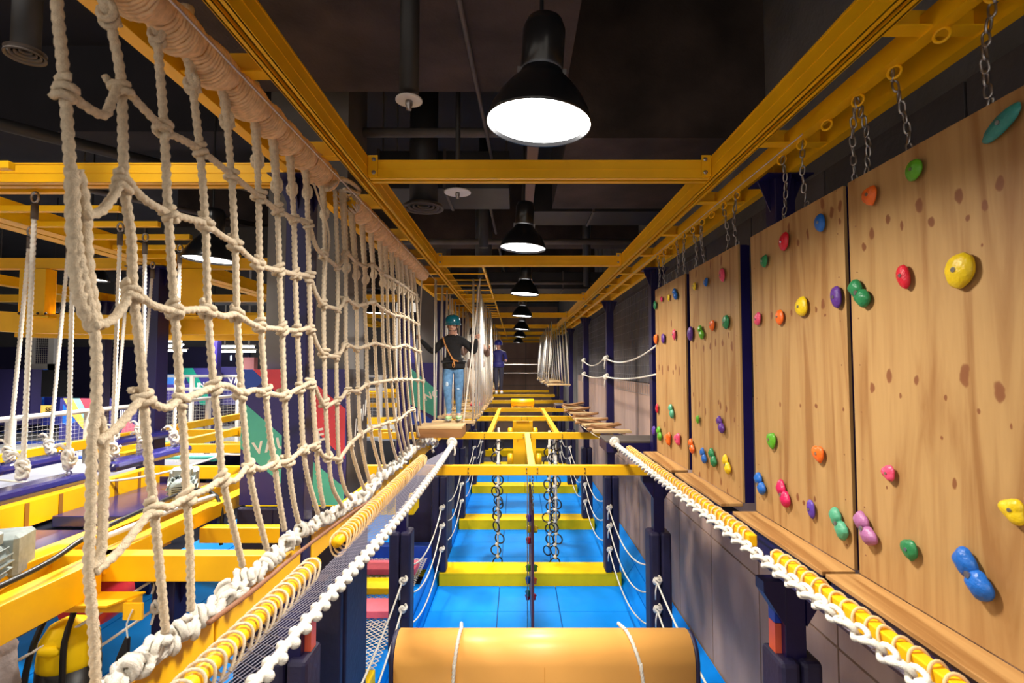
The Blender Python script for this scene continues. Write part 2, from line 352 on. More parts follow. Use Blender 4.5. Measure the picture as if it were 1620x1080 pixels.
def diffuser(x, y, z, r, label):
    t = thing('ceiling_diffuser', label, 'vent', (x, y, z))
    for k in range(4):
        ra = r*(1-k*.23)
        obj('diffuser_ring', MB().lathe([(ra, z+k*.012), (ra*.99, z-.014+k*.012), (ra*.84, z+k*.012), (ra*.84, z+.03+k*.012), (ra, z+.03)], (x, y, 0), 32, caps=False), PIPE, t, smooth=True)
    obj('duct_neck', MB().tube([(x, y, z+.05), (x, y, 4.4)], r*.7, 20), DUCT, t, smooth=True)
p = onZ(670, 329, 2.2); diffuser(p.x, p.y, 2.2, .28, 'round slotted ceiling diffuser left of the second lamp')
p = onZ(40, 88, 2.2); diffuser(p.x, p.y, 2.2, .12, 'small round white ceiling diffuser in the dark at far upper left')
p = onZ(765, 418, 2.2); diffuser(p.x, p.y, 2.2, .26, 'far round ceiling diffuser beyond the second crossbeam')

# ================================================================== PENDANT LAMPS
SHADE = mat('lamp shade black', (.01, .01, .012), .28, coat=.3)
def lamp(x, y, z, r, label, far=False):
    t = thing('pendant_lamp', label, 'lamp', (x, y, z), 'black bell pendant lamps'); K0 = len(COL.objects)
    n = 20 if far else 40
    obj('shade', MB().lathe([(r*.985, z+.004), (r, z), (r*1.0, z+.02), (r*.93, z+.09), (r*.80, z+.17), (r*.62, z+.25), (r*.44, z+.31), (r*.41, z+.34), (r*.40, z+.34), (r*.42, z+.31), (r*.60, z+.245), (r*.78, z+.165), (r*.91, z+.085), (r*.97, z+.02), (r*.985, z+.004)], (x, y, 0), n, caps=False), SHADE, t, smooth=True)
    obj('diffuser', MB().lathe([(.005, z+.03), (r*.96, z+.028), (r*.96, z+.034), (.005, z+.036)], (x, y, 0), n), GLOW, t)
    obj('housing', MB().lathe([(.30*r, z+.33), (.405*r, z+.36), (.41*r, z+.62), (.34*r, z+.68), (.1*r, z+.70)], (x, y, 0), n), SHADE, t, smooth=True)
    if not far:
        obj('rim_clip', MB().box(x-r*.47, x-r*.40, y-.012, y+.012, z+.30, z+.37), STEEL, t); obj('rim_clip', MB().box(x+r*.40, x+r*.47, y-.012, y+.012, z+.30, z+.37), STEEL, t)
    for o in t.children:
        for v in o.data.vertices: v.co.z *= .90
        o.rotation_euler = (0, math.radians(3.5), 0)
    obj('suspension_rod', MB().tube([(x+.02, y, z+.60), (x+.02, y, 4.4)], .012, 8), DARK, t)
for k, (x, y, z, r) in enumerate(LAMPS):
    lamp(x, y, z, r, 'black bell pendant lamp over the corridor, %s in the row' % ORD[k], k > 2)
for k, (x, y, z) in enumerate(HALL):
    lamp(x, y, z, .30, ['large black pendant lamp over the left hall behind the climbing net', 'black pendant lamp beside the yellow hanging post in the left hall', 'small pendant lamp far off in front of the white framed window', 'small far pendant lamp behind the slim navy post', 'small pendant lamp at the far left edge of the hall', 'small pendant lamp before the strip lights of the hall', 'small pendant lamp above the dark screen', 'pendant lamp over the hall near the wide column'][k], k > 0)

for k, (x, y, z) in enumerate(FILL_LAMPS):
    lamp(x, y, z, .30, 'added black fill lamp out of view, hung %s' % ['high over the near end of the left hall', 'over the corridor behind the viewpoint', 'over the hall beside the viewpoint', 'over the far side of the hall beside the viewpoint'][k], True)

# ================================================================== TOP FRAME
def channel_pair(axis, a0, a1, c0, c1, z0, z1, mb=None):
    """two channels back to back with a dark slot between them, seen from below"""
    mb = mb or MB(); m = (c0+c1)/2; t = .012
    def B(c_0, c_1, za, zb):
        if axis == 'Y': mb.box(c_0, c_1, a0, a1, za, zb)
        else: mb.box(a0, a1, c_0, c_1, za, zb)
    B(c0, m-.010, z0, z0+t); B(m+.010, c1, z0, z0+t)
    B(c0, m-.007, z1-t, z1); B(m+.007, c1, z1-t, z1)
    B(c0+.004, c0+.012, z0, z1); B(c1-.012, c1-.004, z0, z1); B(m-.018, m-.009, z0, z1); B(m+.009, m+.018, z0, z1)
    B(c0, c0+.006, (z0+z1)/2-.003, (z0+z1)/2+.003); B(c1-.006, c1, (z0+z1)/2-.003, (z0+z1)/2+.003)
    return mb
def bolt(parent, c, axis='Y', r=.018, m=None):
    mb = MB().lathe([(r, -.006), (r, .004), (r*.55, .008), (r*.55, .016)], (0, 0, 0), 6, 'Y' if axis == 'Y' else axis)
    for v in mb.v:
        if axis == 'Y': v.y = -v.y
        v += Vector(c)
    return obj('bolt', mb, m or STEEL, parent)
TOP = [4.13, 7.74, 11.9, 16.0, 20.5, 24.7, 28.9, 32.8]
BT, TT = 1.5, 1.68
LX0, LX1, RX0, RX1 = -1.29, -1.19, 1.55, 1.66
for k, y in enumerate(TOP):
    t = thing('overhead_crossbeam', 'yellow steel crossbeam overhead, %s from the camera' % ORD[k], 'beam', ((LX1+RX0)/2, y, BT), 'overhead yellow crossbeams')
    obj('beam_profile', channel_pair('X', LX1+.004, RX0-.004, y, y+.14, BT+.01, BT+.155), YEL, t)
    if k < 5:
        for s, x in ((1, LX1), (-1, RX0)):
            obj('end_plate', MB().box(min(x, x+s*.075), max(x, x+s*.075), y-.012, y-.002, BT+.02, BT+.19), YEL, t)
            bolt(t, (x+s*.045, y-.012, BT+.155)); bolt(t, (x+s*.045, y-.012, BT+.05))
ys = [-1.5]+[y+.07 for y in TOP]
for k in range(len(ys)-1):
    for side, (a, b) in (('left', (LX0, LX1)), ('right', (RX0, RX1))):
        o = obj('overhead_rail', channel_pair('Y', ys[k]+.003, ys[k+1]-.003, a, b, BT, TT), YEL)
        tag(o, 'yellow double channel rail along the %s side of the lamps, %s length' % (side, ORD[k]), 'beam', 'lengthwise double channel rails')
# outer rails, right (two) and left (one)
for k in range(len(ys)-1):
    o = obj('eye_bolt_rail', MB().box(1.83, 1.838, ys[k]+.003, ys[k+1]-.003, 1.5, 1.59).box(1.83, 1.90, ys[k]+.003, ys[k+1]-.003, 1.49, 1.5).box(1.892, 1.90, ys[k]+.003, ys[k+1]-.003, 1.5, 1.59), YEL)
    tag(o, 'narrow yellow rail carrying the chain rings, %s length' % ORD[k], 'beam', 'rails carrying the chain rings')
    o = obj('outer_rail', MB().box(2.08, 2.15, ys[k]+.003, ys[k+1]-.003, 1.49, 1.50).box(2.08, 2.09, ys[k]+.003, ys[k+1]-.003, 1.5, 1.66).box(2.08, 2.15, ys[k]+.003, ys[k+1]-.003, 1.66, 1.672), YEL)
    tag(o, 'yellow channel rail over the grey wall side posts, %s length' % ORD[k], 'beam', 'outer rails on the wall side')
    o = obj('outer_rail', MB().box(-1.79, -1.715, ys[k]+.003, ys[k+1]-.003, 1.49, 1.50).box(-1.727, -1.717, ys[k]+.003, ys[k+1]-.003, 1.5, 1.66).box(-1.79, -1.715, ys[k]+.003, ys[k+1]-.003, 1.66, 1.672), YEL)
    tag(o, 'yellow channel rail above the climbing net posts, %s length' % ORD[k], 'beam', 'outer rails on the net side')
ties = [1.3, 2.24, 3.45, 4.72, 5.9, 7.0, 8.4, 9.5, 10.7, 12.6, 14.2, 15.4, 17.4, 19.2, 22, 24, 27]
for k, y in enumerate(ties):
    m = MB().box(RX1+.002, 2.078, y, y+.08, 1.50, 1.508).box(RX1+.002, 2.078, y+.072, y+.08, 1.508, 1.62)
    tag(obj('tie_bar', m, YEL), 'short yellow tie bar joining the rails above the climbing panels, number %s along' % ORD[k], 'beam', 'tie bars on the wall side')
for k, y in enumerate([1.5, 2.6, 3.68, 4.85, 6.1, 7.2, 8.4, 9.5, 10.7, 12.6, 14.2, 17.4, 20, 24]):
    m = MB().box(-1.713, LX0-.002, y, y+.08, 1.50, 1.508).box(-1.713, LX0-.002, y+.072, y+.08, 1.508, 1.64)
    tag(obj('tie_bar', m, YEL), 'short yellow tie bar joining the rails above the climbing net, number %s along' % ORD[k], 'beam', 'tie bars on the net side')
# thin rods of the ladder rail above the plank bridge
for k in range(14):
    y = 7.9+k*.62
    tag(obj('hanging_rod', MB().tube([(-1.19, y, 1.52), (-.52, y, 1.52)], .012, 6), YEL), 'thin yellow rod above the hanging plank bridge, %s from the camera' % ORD[k], 'rod', 'rods above the plank bridge')
tag(obj('bridge_rail', MB().box(-.545, -.515, 7.8, 30, 1.54, 1.6), YEL), 'slim yellow rail above the bridge ropes beside the person', 'beam')
# steel cables
for a, b, r, lab in (((-1.30, .9, 1.37), (-1.33, 4.9, 1.41), .006, 'thin steel safety cable running past the rope roll'), ((-1.33, 4.95, 1.41), (-1.34, 8.6, 1.42), .005, 'thin steel safety cable over the second climbing net'),
                     ((1.72, 3.1, 1.40), (1.76, 7.9, 1.42), .005, 'thin steel safety cable beside the chain rings'), ((1.76, 8.0, 1.42), (1.76, 16, 1.42), .005, 'thin steel safety cable beyond the chain rings')):
    tag(obj('safety_cable', MB().tube([a, b], r, 6), mat('cable', (.55, .42, .33), .4, metal=.5)), lab, 'cable')

# ================================================================== POSTS
def post(x, y, label, half=.08, zlo=FZ, ztop=1.49, pad=-2.43, padw=.16, low=True, ymin=None):
    t = thing('navy_post', label, 'post', (x, y, zlo), 'navy steel posts')
    obj('shaft', MB().box(x-half, x+half, y-half, y+half, zlo, ztop), NAVY, t, bevel=.008)
    obj('cap_plate', MB().box(x-half*2.2, x+half*2.2, y-half*2.2, y+half*2.2, ztop-.012, ztop-.002), NAVY, t)
    for s in (-1, 1):
        obj('gusset', MB().prism([(x+s*half, y-.006, ztop-.012), (x+s*half*2.2, y-.006, ztop-.012), (x+s*half, y-.006, ztop-.26)], (0, .012, 0)), NAVY, t)
    obj('gusset', MB().prism([(x-.006, y-half, ztop-.012), (x-.006, y-half*2.2, ztop-.012), (x-.006, y-half, ztop-.26)], (.012, 0, 0)), NAVY, t)
    if low:
        for s in (-1, 1):
            obj('bracket', MB().prism([(x+s*half, y-half-.01, -1.62), (x+s*half*3.0, y-half-.01, -1.62), (x+s*half*3.0, y-half-.01, -1.70), (x+s*half, y-half-.01, -1.95)], (0, .14, 0)), NAVY, t)
    if pad is not None:
        for s in (-1, 1):
            a, b = (x-padw, x-.006) if s < 0 else (x+.006, x+padw)
            obj('post_pad', MB().box(a, b, y-padw, y+padw, zlo, pad), NAVYP, t, bevel=.035)
            obj('pad_seam', MB().box(a+.02, b-.02, y-padw-.004, y-padw+.004, (zlo+pad)/2, (zlo+pad)/2+.01), NAVY, t)
    return t
RP = [4.13, 7.95, 11.9, 16.0, 20.5, 24.9, 29.0]
for k, y in enumerate(RP):
    post(2.1, y, 'navy steel post on the wall side, %s from the camera, padded below' % ORD[k], zlo=FZ if k < 2 else FZ+.336, pad=-2.43 if k else -2.18)
    post(-1.72, y+.02, 'navy steel post on the climbing net side, %s from the camera, padded below' % ORD[k], half=.09 if k == 0 else .08, pad=-2.43 if k else -2.18, zlo=FZ if k < 2 else FZ+.336)
for t_, sx in ((bpy.data.objects['navy_post'], -1), (bpy.data.objects['navy_post.001'], 1)):
    x_, y_, _z = t_.location; h_ = .09 if sx > 0 else .08
    obj('red_sleeve', MB().box(min(x_+sx*h_, x_+sx*(h_+.05)), max(x_+sx*h_, x_+sx*(h_+.05)), y_-.02, y_+.08, -2.18, -1.96), mat('salmon vinyl', (.75, .12, .06), .4), t_)
    obj('blue_sleeve', MB().box(min(x_+sx*h_, x_+sx*(h_+.05)), max(x_+sx*h_, x_+sx*(h_+.05)), y_-.02, y_+.08, -1.955, -1.64), mat('royal blue', (.01, .05, .45), .4), t_)
# posts of the left hall
post(-5.5, 7.95, 'broad navy post in the left hall under the long yellow beam', half=.13, pad=None)
post(-9.45, 12.0, 'slim navy post in the left hall near the railing end', half=.10, pad=None)
post(-9.2, 16.0, 'far navy post in the left hall near the strip lights', half=.12, pad=None)
post(-2.9, 14.5, 'far navy post seen through the second climbing net', half=.1, pad=None)

# ================================================================== LOWER FRAME
LT, LB = -1.46, -1.60
for k, (y, x0, x1) in enumerate(((7.82, -3.0, 1.96), (11.7, -3.0, 2.0), (15.6, -3.0, 2.0), (18.7, -3.0, 2.0), (22.9, -3.0, 2.0), (27.8, -3.0, 2.0), (33, -3, 2.0))):
    t = thing('lower_crossbeam', 'yellow steel crossbeam at platform level, %s from the camera' % ORD[k], 'beam', ((x0+x1)/2, y, LB), 'lower yellow crossbeams')
    obj('beam_profile', MB().box(x0, x1, y, y+.12, LB, LT), YEL, t, bevel=.006)
    if k < 3:
        for x in (-.72, .14, .30, 1.0):
            bolt(t, (x, y-.002, LT-.04), r=.012, m=DARK); bolt(t, (x, y-.002, LB+.04), r=.012, m=DARK)
for (x, y0, y1, lab) in ((.22, 7.95, 11.69, 'yellow lengthwise beam in the middle between the first lower crossbeams'), (.90, 11.83, 18.69, 'yellow lengthwise beam above the right hand ring chains'), (-.62, 11.83, 18.69, 'yellow lengthwise beam above the left hand ring chains')):
    tag(obj('lower_beam', MB().box(x-.055, x+.055, y0, y1, LT-.11, LT-.005), YEL, bevel=.005), lab, 'beam')
def hoist(x, y, w, z0, z1, lab):
    t = thing('hoist_box', lab, 'box', (x, y, z0))
    obj('housing', MB().box(x-w/2, x+w/2, y, y+.35, z0, z1), YEL, t, bevel=.012)
    obj('drum', MB().lathe([(.12, -w*.75), (.16, -w*.72), (.16, -w*.5), (.13, -w*.5), (.13, w*.5), (.16, w*.5), (.16, w*.72), (.12, w*.75)], (x, y+.18, z0+.10), 18, 'X'), YEL, t, smooth=True)
    obj('handle_bar', MB().tube([(x-w*.3, y-.02, z1-.02), (x-w*.3, y-.02, z1+.05), (x+w*.3, y-.02, z1+.05), (x+w*.3, y-.02, z1-.02)], .01, 6), STEEL, t)
hoist(.17, 12.0, .52, -2.25, -1.62, 'yellow hoist housing hanging under the second lower crossbeam')
hoist(.17, 15.8, .60, -2.1, -1.62, 'yellow hoist housing hanging under the third lower crossbeam')
t = thing('yellow_drum', 'yellow drum lying across the far lower beams', 'drum', (.2, 18.9, -1.44))
obj('barrel', MB().lathe([(.10, -.42), (.15, -.4), (.15, .4), (.10, .42)], (.2, 19.0, -1.30), 20, 'X'), YEL, t, smooth=True)
obj('cradle', MB().box(-.2, -.14, 18.9, 19.1, -1.455, -1.40).box(.54, .6, 18.9, 19.1, -1.455, -1.40), YEL, t)

# left yellow beam under the net + joints
for k, (y0, y1) in enumerate(((.9, 1.93), (1.95, 2.88), (2.9, 4.0), (4.22, 5.4), (5.42, 6.6), (6.62, 7.78), (8.2, 11.7), (12.1, 15.6), (16, 20))):
    o = obj('edge_beam', MB().box(-1.74, -1.62, y0, y1, -1.54, -1.33), YEL, bevel=.006)
    tag(o, 'yellow box beam under the foot of the climbing net, %s length' % ORD[k], 'beam', 'edge beam lengths under the net')
for k, (y0, y1) in enumerate(((.9, 4.0), (4.3, 7.7), (8.2, 11.8), (12.0, 15.9))):
    o = obj('edge_beam', MB().box(1.76, 1.90, y0, y1, -1.42, -1.23), NAVY, bevel=.004)
    tag(o, 'navy steel edge beam under the climbing panel ledges, %s length' % ORD[k], 'beam', 'navy edge beams under the ledges')

# ================================================================== CLIMBING NET
NX = -1.5
RN = .0165
V1 = {'A': [(88, -30), (92, 30), (102, 130), (112, 270), (124, 400), (150, 530), (152, 640), (146, 700), (143, 830), (140, 900), (148, 1000), (152, 1110)],
 'B': [(158, -40), (168, 10), (180, 60), (192, 135), (197, 290), (208, 380), (211, 460), (222, 560), (227, 625), (236, 740), (243, 800), (262, 1000)],
 'C': [(240, -20), (247, 40), (252, 100), (260, 205), (266, 333), (276, 485), (286, 630), (291, 700), (295, 785), (300, 860), (302, 965)],
 'D': [(296, 30), (302, 110), (316, 235), (325, 352), (329, 487), (338, 610), (346, 680), (352, 755), (366, 820), (384, 895)],
 'E': [(350, 100), (357, 170), (366, 275), (372, 385), (375, 495), (382, 620), (387, 680), (393, 737), (405, 800), (422, 868)],
 'F': [(402, 150), (406, 230), (409, 310), (411, 418), (413, 515), (420, 620), (427, 690), (434, 732), (440, 780), (450, 838)],
 'G': [(430, 190), (436, 270), (439, 330), (442, 427), (446, 520), (450, 623), (456, 727), (464, 790), (472, 826)],
 'H': [(457, 215), (461, 280), (465, 345), (467, 433), (470, 522), (475, 612), (480, 710), (488, 760), (503, 812)],
 'I': [(481, 240), (485, 290), (487, 352), (489, 437), (491, 520), (494, 605), (500, 705), (506, 770), (512, 802)],
 'J': [(507, 258), (512, 320), (514, 405), (512, 482), (513, 560), (515, 642), (520, 722), (526, 770), (542, 802)]}
V2 = {'K': [(530, 300), (534, 420), (534, 487), (532, 562), (533, 632), (536, 725), (545, 772), (556, 790)],
 'L': [(543, 320), (547, 400), (547, 472), (547, 545), (550, 617), (555, 700), (566, 745), (577, 775)],
 'M': [(556, 335), (562, 412), (564, 482), (565, 550), (567, 617), (570, 687), (576, 725), (585, 763)],
 'N': [(572, 345), (577, 420), (577, 480), (580, 546), (581, 607), (586, 677), (594, 715), (603, 744)],
 'O': [(586, 360), (590, 417), (591, 477), (593, 542), (596, 605), (600, 674), (604, 715), (609, 740)],
 'P': [(600, 373), (604, 430), (605, 487), (606, 545), (609, 602), (614, 668), (620, 700), (628, 728)],
 'Q': [(609, 384), (612, 435), (613, 492), (615, 548), (619, 600), (625, 664), (631, 695), (637, 722)],
 'R': [(619, 394), (621, 440), (623, 497), (624, 549), (627, 598), (632, 662), (637, 690), (643, 715)],
 'S': [(627, 402), (630, 446), (631, 499), (632, 547), (635, 599), (640, 655), (644, 688), (648, 711)],
 'T': [(634, 410), (637, 450), (639, 500), (640, 545), (643, 600), (648, 650), (652, 685), (656, 704)],
 'U': [(641, 418), (645, 456), (646, 504), (647, 548), (650, 598), (655, 648), (660, 680), (666, 698)],
 'V': [(648, 426), (651, 461), (653, 507), (656, 552), (661, 600), (663, 650), (667, 680), (672, 694)],
 'W': [(653, 433), (658, 465), (661, 510), (664, 552), (669, 600), (671, 648), (673, 675), (676, 692)]}
BULGE = lambda py: .05*math.sin(math.pi*min(1, max(0, (py-60)/860)))
def npt(p, dx=0): return onX(p[0], p[1], NX+dx)
ROWS1 = [[(104, 143), (135, 168), (165, 182), (178, 158), (192, 137), (225, 170), (262, 207), (290, 222), (316, 237), (366, 276), (409, 310), (439, 332), (465, 346), (487, 354), (500, 390), (514, 406), (534, 422)],
 [(136, 342), (160, 334), (180, 310), (197, 288), (232, 318), (267, 337), (298, 346), (325, 354), (349, 372), (372, 386), (392, 405), (411, 419), (427, 425), (442, 428), (467, 434), (489, 438), (500, 465), (512, 482), (534, 489)],
 [(150, 515), (175, 508), (195, 485), (211, 461), (240, 482), (276, 492), (302, 490), (329, 490), (352, 500), (375, 497), (394, 510), (413, 517), (446, 521), (470, 523), (491, 521), (502, 546), (513, 561), (532, 564)],
 [(155, 700), (190, 672), (227, 628), (245, 640), (265, 645), (286, 632), (310, 624), (338, 612), (360, 610), (382, 622), (402, 617), (420, 621), (450, 625), (475, 613), (494, 606), (505, 628), (515, 642), (533, 634)],
 [(150, 905), (190, 870), (243, 805), (268, 802), (295, 787), (325, 775), (352, 758), (372, 760), (393, 738), (414, 742), (434, 733), (456, 729), (480, 711), (500, 706), (510, 720), (520, 724), (536, 727)]]
ROWS2 = [[(534, 422), (541, 414), (547, 399), (562, 413), (577, 421), (590, 418), (604, 431), (621, 441), (637, 451), (651, 462), (660, 468)],
 [(534, 489), (541, 483), (547, 472), (563, 483), (577, 481), (591, 478), (605, 488), (623, 498), (640, 501), (653, 508), (663, 514)],
 [(532, 564), (540, 556), (547, 545), (565, 551), (580, 547), (593, 543), (606, 546), (624, 550), (640, 546), (656, 553), (664, 556)],
 [(533, 634), (541, 629), (550, 618), (567, 618), (581, 608), (596, 605), (619, 601), (635, 600), (643, 600), (661, 601), (670, 603)],
 [(536, 727), (545, 715), (555, 701), (570, 688), (586, 678), (600, 674), (614, 668), (632, 663), (640, 656), (648, 650), (655, 648)]]
def knot_mesh(r, turns=2.3, n=7):
    pts = []
    for i in range(int(turns*14)+1):
        a = 2*math.pi*i/14; pts.append((1.45*r*math.cos(a), 1.75*r*math.sin(a), r*(-2.1+4.2*i/(turns*14))+r*.5*math.sin(a)))
    return MB().tube(pts, r*.82, n, lobes=3, amp=.12, pitch=r*5).mesh('knot', ROPE, True)
KN1 = knot_mesh(RN); KN2 = knot_mesh(RN*.85, 2.3, 5)
net1 = thing('climbing_net', 'beige rope climbing net hanging in front, laced along the yellow edge beam', 'climbing net', (NX, 2.9, -1.3))
net2 = thing('climbing_net', 'farther rope climbing net beyond the navy post, ending near the wooden platform', 'climbing net', (NX, 6.2, -1.3))
def curve_at(pts, py):
    for a, b in zip(pts[:-1], pts[1:]):
        if a[1] <= py <= b[1]: return a[0]+(b[0]-a[0])*(py-a[1])/(b[1]-a[1])
for net, VV, RR, KN, fine in ((net1, V1, ROWS1, KN1, 1.), (net2, V2, ROWS2, KN2, 1.6)):
    base = wloc(net)
    for key, P in VV.items():
        obj('vertical_rope', rope([npt(p, BULGE(p[1])*.6) for p in P], RN, fine=fine), ROPE if net is net2 or key not in 'DEFGHI' else ROPE, net, smooth=True)
    for R in RR:
        obj('cross_rope', rope([npt(p, BULGE(p[1])*.6+.012) for p in R], RN*.93, fine=fine), ROPE, net, smooth=True)
        for key, P in VV.items():
            # where the row meets the vertical
            for a, b in zip(R[:-1], R[1:]):
                hit = None
                for s in range(9):
                    q = (a[0]+(b[0]-a[0])*s/8, a[1]+(b[1]-a[1])*s/8); cx = curve_at(P, q[1])
                    if cx is not None and abs(cx-q[0]) < (2.5 if net is net1 else 1.2): hit = q; break
                if hit:
                    c = npt(hit, BULGE(hit[1])*.6+.004)
                    put('knot', KN, net, c-base, (random.uniform(-.5, .5), random.uniform(-.3, .3), random.uniform(0, 6))); break
# thick bound section and doubled strands of the first rope
P = [(118, 268), (124, 330), (127, 400), (135, 470), (150, 522)]
for dx, dy in ((9, 0), (-9, 0)):
    obj('binding_rope', rope([npt((a+dx*(1 if i not in (0, 4) else .4), b), .02) for i, (a, b) in enumerate(P)], RN*1.25), ROPE, net1, smooth=True)
obj('binding_rope', rope([npt((a, b), -.02) for a, b in P], RN*1.35), ROPE, net1, smooth=True)
obj('doubled_strand', rope([npt(p, .01) for p in [(152, 640), (164, 700), (163, 800), (160, 870), (150, 900)]], RN), ROPE, net1, smooth=True)
# whipped eyes under the roll
for VV, net in ((V1, net1), (V2, net2)):
    for key, P in VV.items():
        if key in 'AK': continue
        a = npt(P[0]); b = npt(P[1]); a = b+(a-b)*1.25
        L = (b-a)*1.25; q = line([a, a+L], .012)
        rr = [RN*(1.95-.6*i/len(q)+.16*math.sin(i*1.9)) for i in range(len(q))]
        obj('whipped_eye', MB().tube(q, rr, 9), ROPE, net, smooth=True)
        put('knot', KN1, net, a+L-wloc(net), (1.2, 0, .4))
# loose cords at the post
obj('loose_cord', rope([npt(p, .05) for p in [(496, 290), (506, 320), (516, 350), (521, 380), (517, 410), (512, 450)]], RN*.5), ROPE, net1, smooth=True)
obj('tail_rope', rope([npt(p, .10) for p in [(516, 300), (528, 290), (540, 283), (552, 287), (560, 292), (568, 300), (566, 306), (556, 302), (545, 300)]], RN), ROPE, net1, smooth=True)
# white knotted foot of the net on the beam
FOOT = [(150, 1105), (195, 1065), (240, 1032), (275, 1005), (310, 980), (350, 946), (385, 918), (420, 892), (449, 863), (472, 842), (505, 825), (530, 812), (556, 796)]
fp = [onX(a, b, -1.60) for a, b in FOOT]
for kk, (ph, rr) in enumerate(((0, .026), (2.1, .024), (4.2, .024))):
    pts = []
    q = spline(fp, .03)
    for i, p in enumerate(q):
        a = i*.55+ph; pts.append(p+Vector((.03*math.cos(a)+.01*math.sin(i*.9), .01*math.sin(i), .034*math.sin(a))))
    obj('foot_rope', rope(pts, rr*.8, fine=.9), ROPEW, net1, smooth=True)
WK = knot_mesh(.022); WK.materials[0] = ROPEW
for i in range(1, len(fp)-1):
    put('foot_knot', WK, net1, fp[i]-wloc(net1)+Vector((.02, 0, .02)), (1.3+random.uniform(-.3, .3), random.uniform(-.6, .6), random.uniform(0, 6)))
    put('foot_knot', WK, net1, (fp[i]+fp[i-1])/2-wloc(net1)+Vector((.01, 0, -.01)), (random.uniform(-.6, .6), 1.2, random.uniform(0, 6)))
FOOT2 = [(556, 796), (580, 780), (603, 752), (628, 735), (645, 718), (660, 705), (675, 696), (688, 700), (684, 712)]
fp2 = [onX(a, b, -1.56) for a, b in FOOT2]
for ph in (0, 3.1):
    pts = [p+Vector((.03*math.cos(i*.5+ph), 0, .034*math.sin(i*.5+ph))) for i, p in enumerate(spline(fp2, .035))]
    obj('foot_rope', rope(pts, .024, fine=1.3), ROPEW, net2, smooth=True)
WK2 = knot_mesh(.03, 2.3, 5); WK2.materials[0] = ROPEW
for i in range(1, len(fp2)-1):
    for d in (0, .5):
        c = fp2[i].lerp(fp2[i-1], d); put('foot_knot', WK2, net2, c-wloc(net2), (random.uniform(0, 2), random.uniform(-.6, .6), random.uniform(0, 6)))

# rope roll on top
def roll(y0, y1, X, Z, r0, pitch, lab, verts_y, frayed=False, nseg=14):
    t = thing('rope_roll', lab, 'rope roll', (X, y0, Z))
    obj('core_pipe', MB().tube([(X, y0, Z), (X, y1, Z)], .05, 12), YEL, t, smooth=True)
    pts = []; n = int((y1-y0)/pitch*nseg)
    for i in range(n):
        a = 2*math.pi*i/nseg; y = y0+pitch*i/nseg
        d = min([abs(y-v) for v in verts_y] or [1]); s = min(1, d/.13)
        rr = r0*(.66+.46*s**.7)+random.uniform(-.003, .003)
        zz = -.03*s
        pts.append((X+rr*math.cos(a), y+random.uniform(-.001, .001), Z+zz+rr*math.sin(a)*1.05))
    obj('wound_cord', MB().tube(pts, pitch*.62, 5), mat('lit roll cord', (.85, .58, .34), .85, var=.2, vscale=30, spec=.1), t, smooth=True)  # beige cord with warm lamp light put into its colour
    return t
vy1 = [npt(P[0]).y for P in V1.values()]; vy2 = [npt(P[0]).y for P in V2.values()]
roll(.9, 4.02, -1.47, 1.47, .088, .014, 'thick roll of wound beige cord on which the front net hangs', vy1)
roll(4.62, 8.1, -1.47, 1.47, .082, .022, 'thick roll of wound beige cord above the farther net', vy2, nseg=12)
t = thing('frayed_rope_end', 'frayed bundle of rope ends at the navy post between the nets', 'rope', (-1.47, 4.55, 1.45))
c = Vector((-1.47, 4.56, 1.43))
for k in range(26):
    a = random.uniform(0, 6.28); e = c+Vector((.09*math.cos(a), random.uniform(-.16, -.02), .09*math.sin(a)+.02))
    obj('frayed_strand', MB().tube(spline([c+Vector((.06*math.cos(a), .08, .06*math.sin(a))), c+Vector((.075*math.cos(a), 0, .07*math.sin(a))), e], .03), .006, 5), ROPE, t, smooth=True)

# ================================================================== EDGE TUBES, LACING, NET STRIPS
def edge_tube(x, z, y0, y1, lab, r=.036, square=False, step=.085, drop=.0, loop_m=ROPE, tilt=0.):
    t = thing('edge_tube', lab, 'tube', (x, (y0+y1)/2, z), 'laced yellow edge tubes')
    if square: obj('tube_body', MB().box(x-r, x+r, y0, y1, z-r*1.3, z+r*1.3), YEL, t, bevel=.006)
    else: obj('tube_body', MB().tube([(x, y0, z), (x, y1, z)], r, 16), YEL, t, smooth=True)
    pts = []
    for i in range(20):
        a = 2*math.pi*i/20
        pts.append(((r+.012)*1.12*math.cos(a), .02*math.sin(a)+tilt*math.cos(a), (r+.012)*math.sin(a)*(1.35 if square else 1.1)-(drop if math.sin(a) < 0 else 0)*abs(math.sin(a))))
    lm = MB().tube(pts, .0075, 6, closed=True).mesh('rope_loop', loop_m, True)
    y = y0+.05; b = wloc(t)
    while y < y1-.03:
        put('rope_loop', lm, t, Vector((x, y, z))-b, (random.uniform(-.25, .25), 0, random.uniform(-.25, .25))); y += step*random.uniform(.9, 1.1)
    return t
GOLDR = mat('golden lacing', (.72, .50, .26), .8, spec=.1)
edge_tube(-1.225, -1.19, .9, 3.25, 'yellow tube laced with rope along the net walkway, nearest length', drop=.05, step=.07, tilt=.02)
edge_tube(-1.225, -1.19, 3.62, 6.9, 'yellow tube laced with rope along the net walkway, second length', drop=.05, step=.07, loop_m=GOLDR, tilt=.02)
edge_tube(1.60, -1.18, .9, 3.32, 'yellow square tube laced with rope under the nearest ledge', r=.03, square=True, step=.085, loop_m=GOLDR)
edge_tube(1.60, -1.18, 3.62, 7.6, 'yellow square tube laced with rope under the farther ledges', r=.03, square=True, step=.085, loop_m=GOLDR)
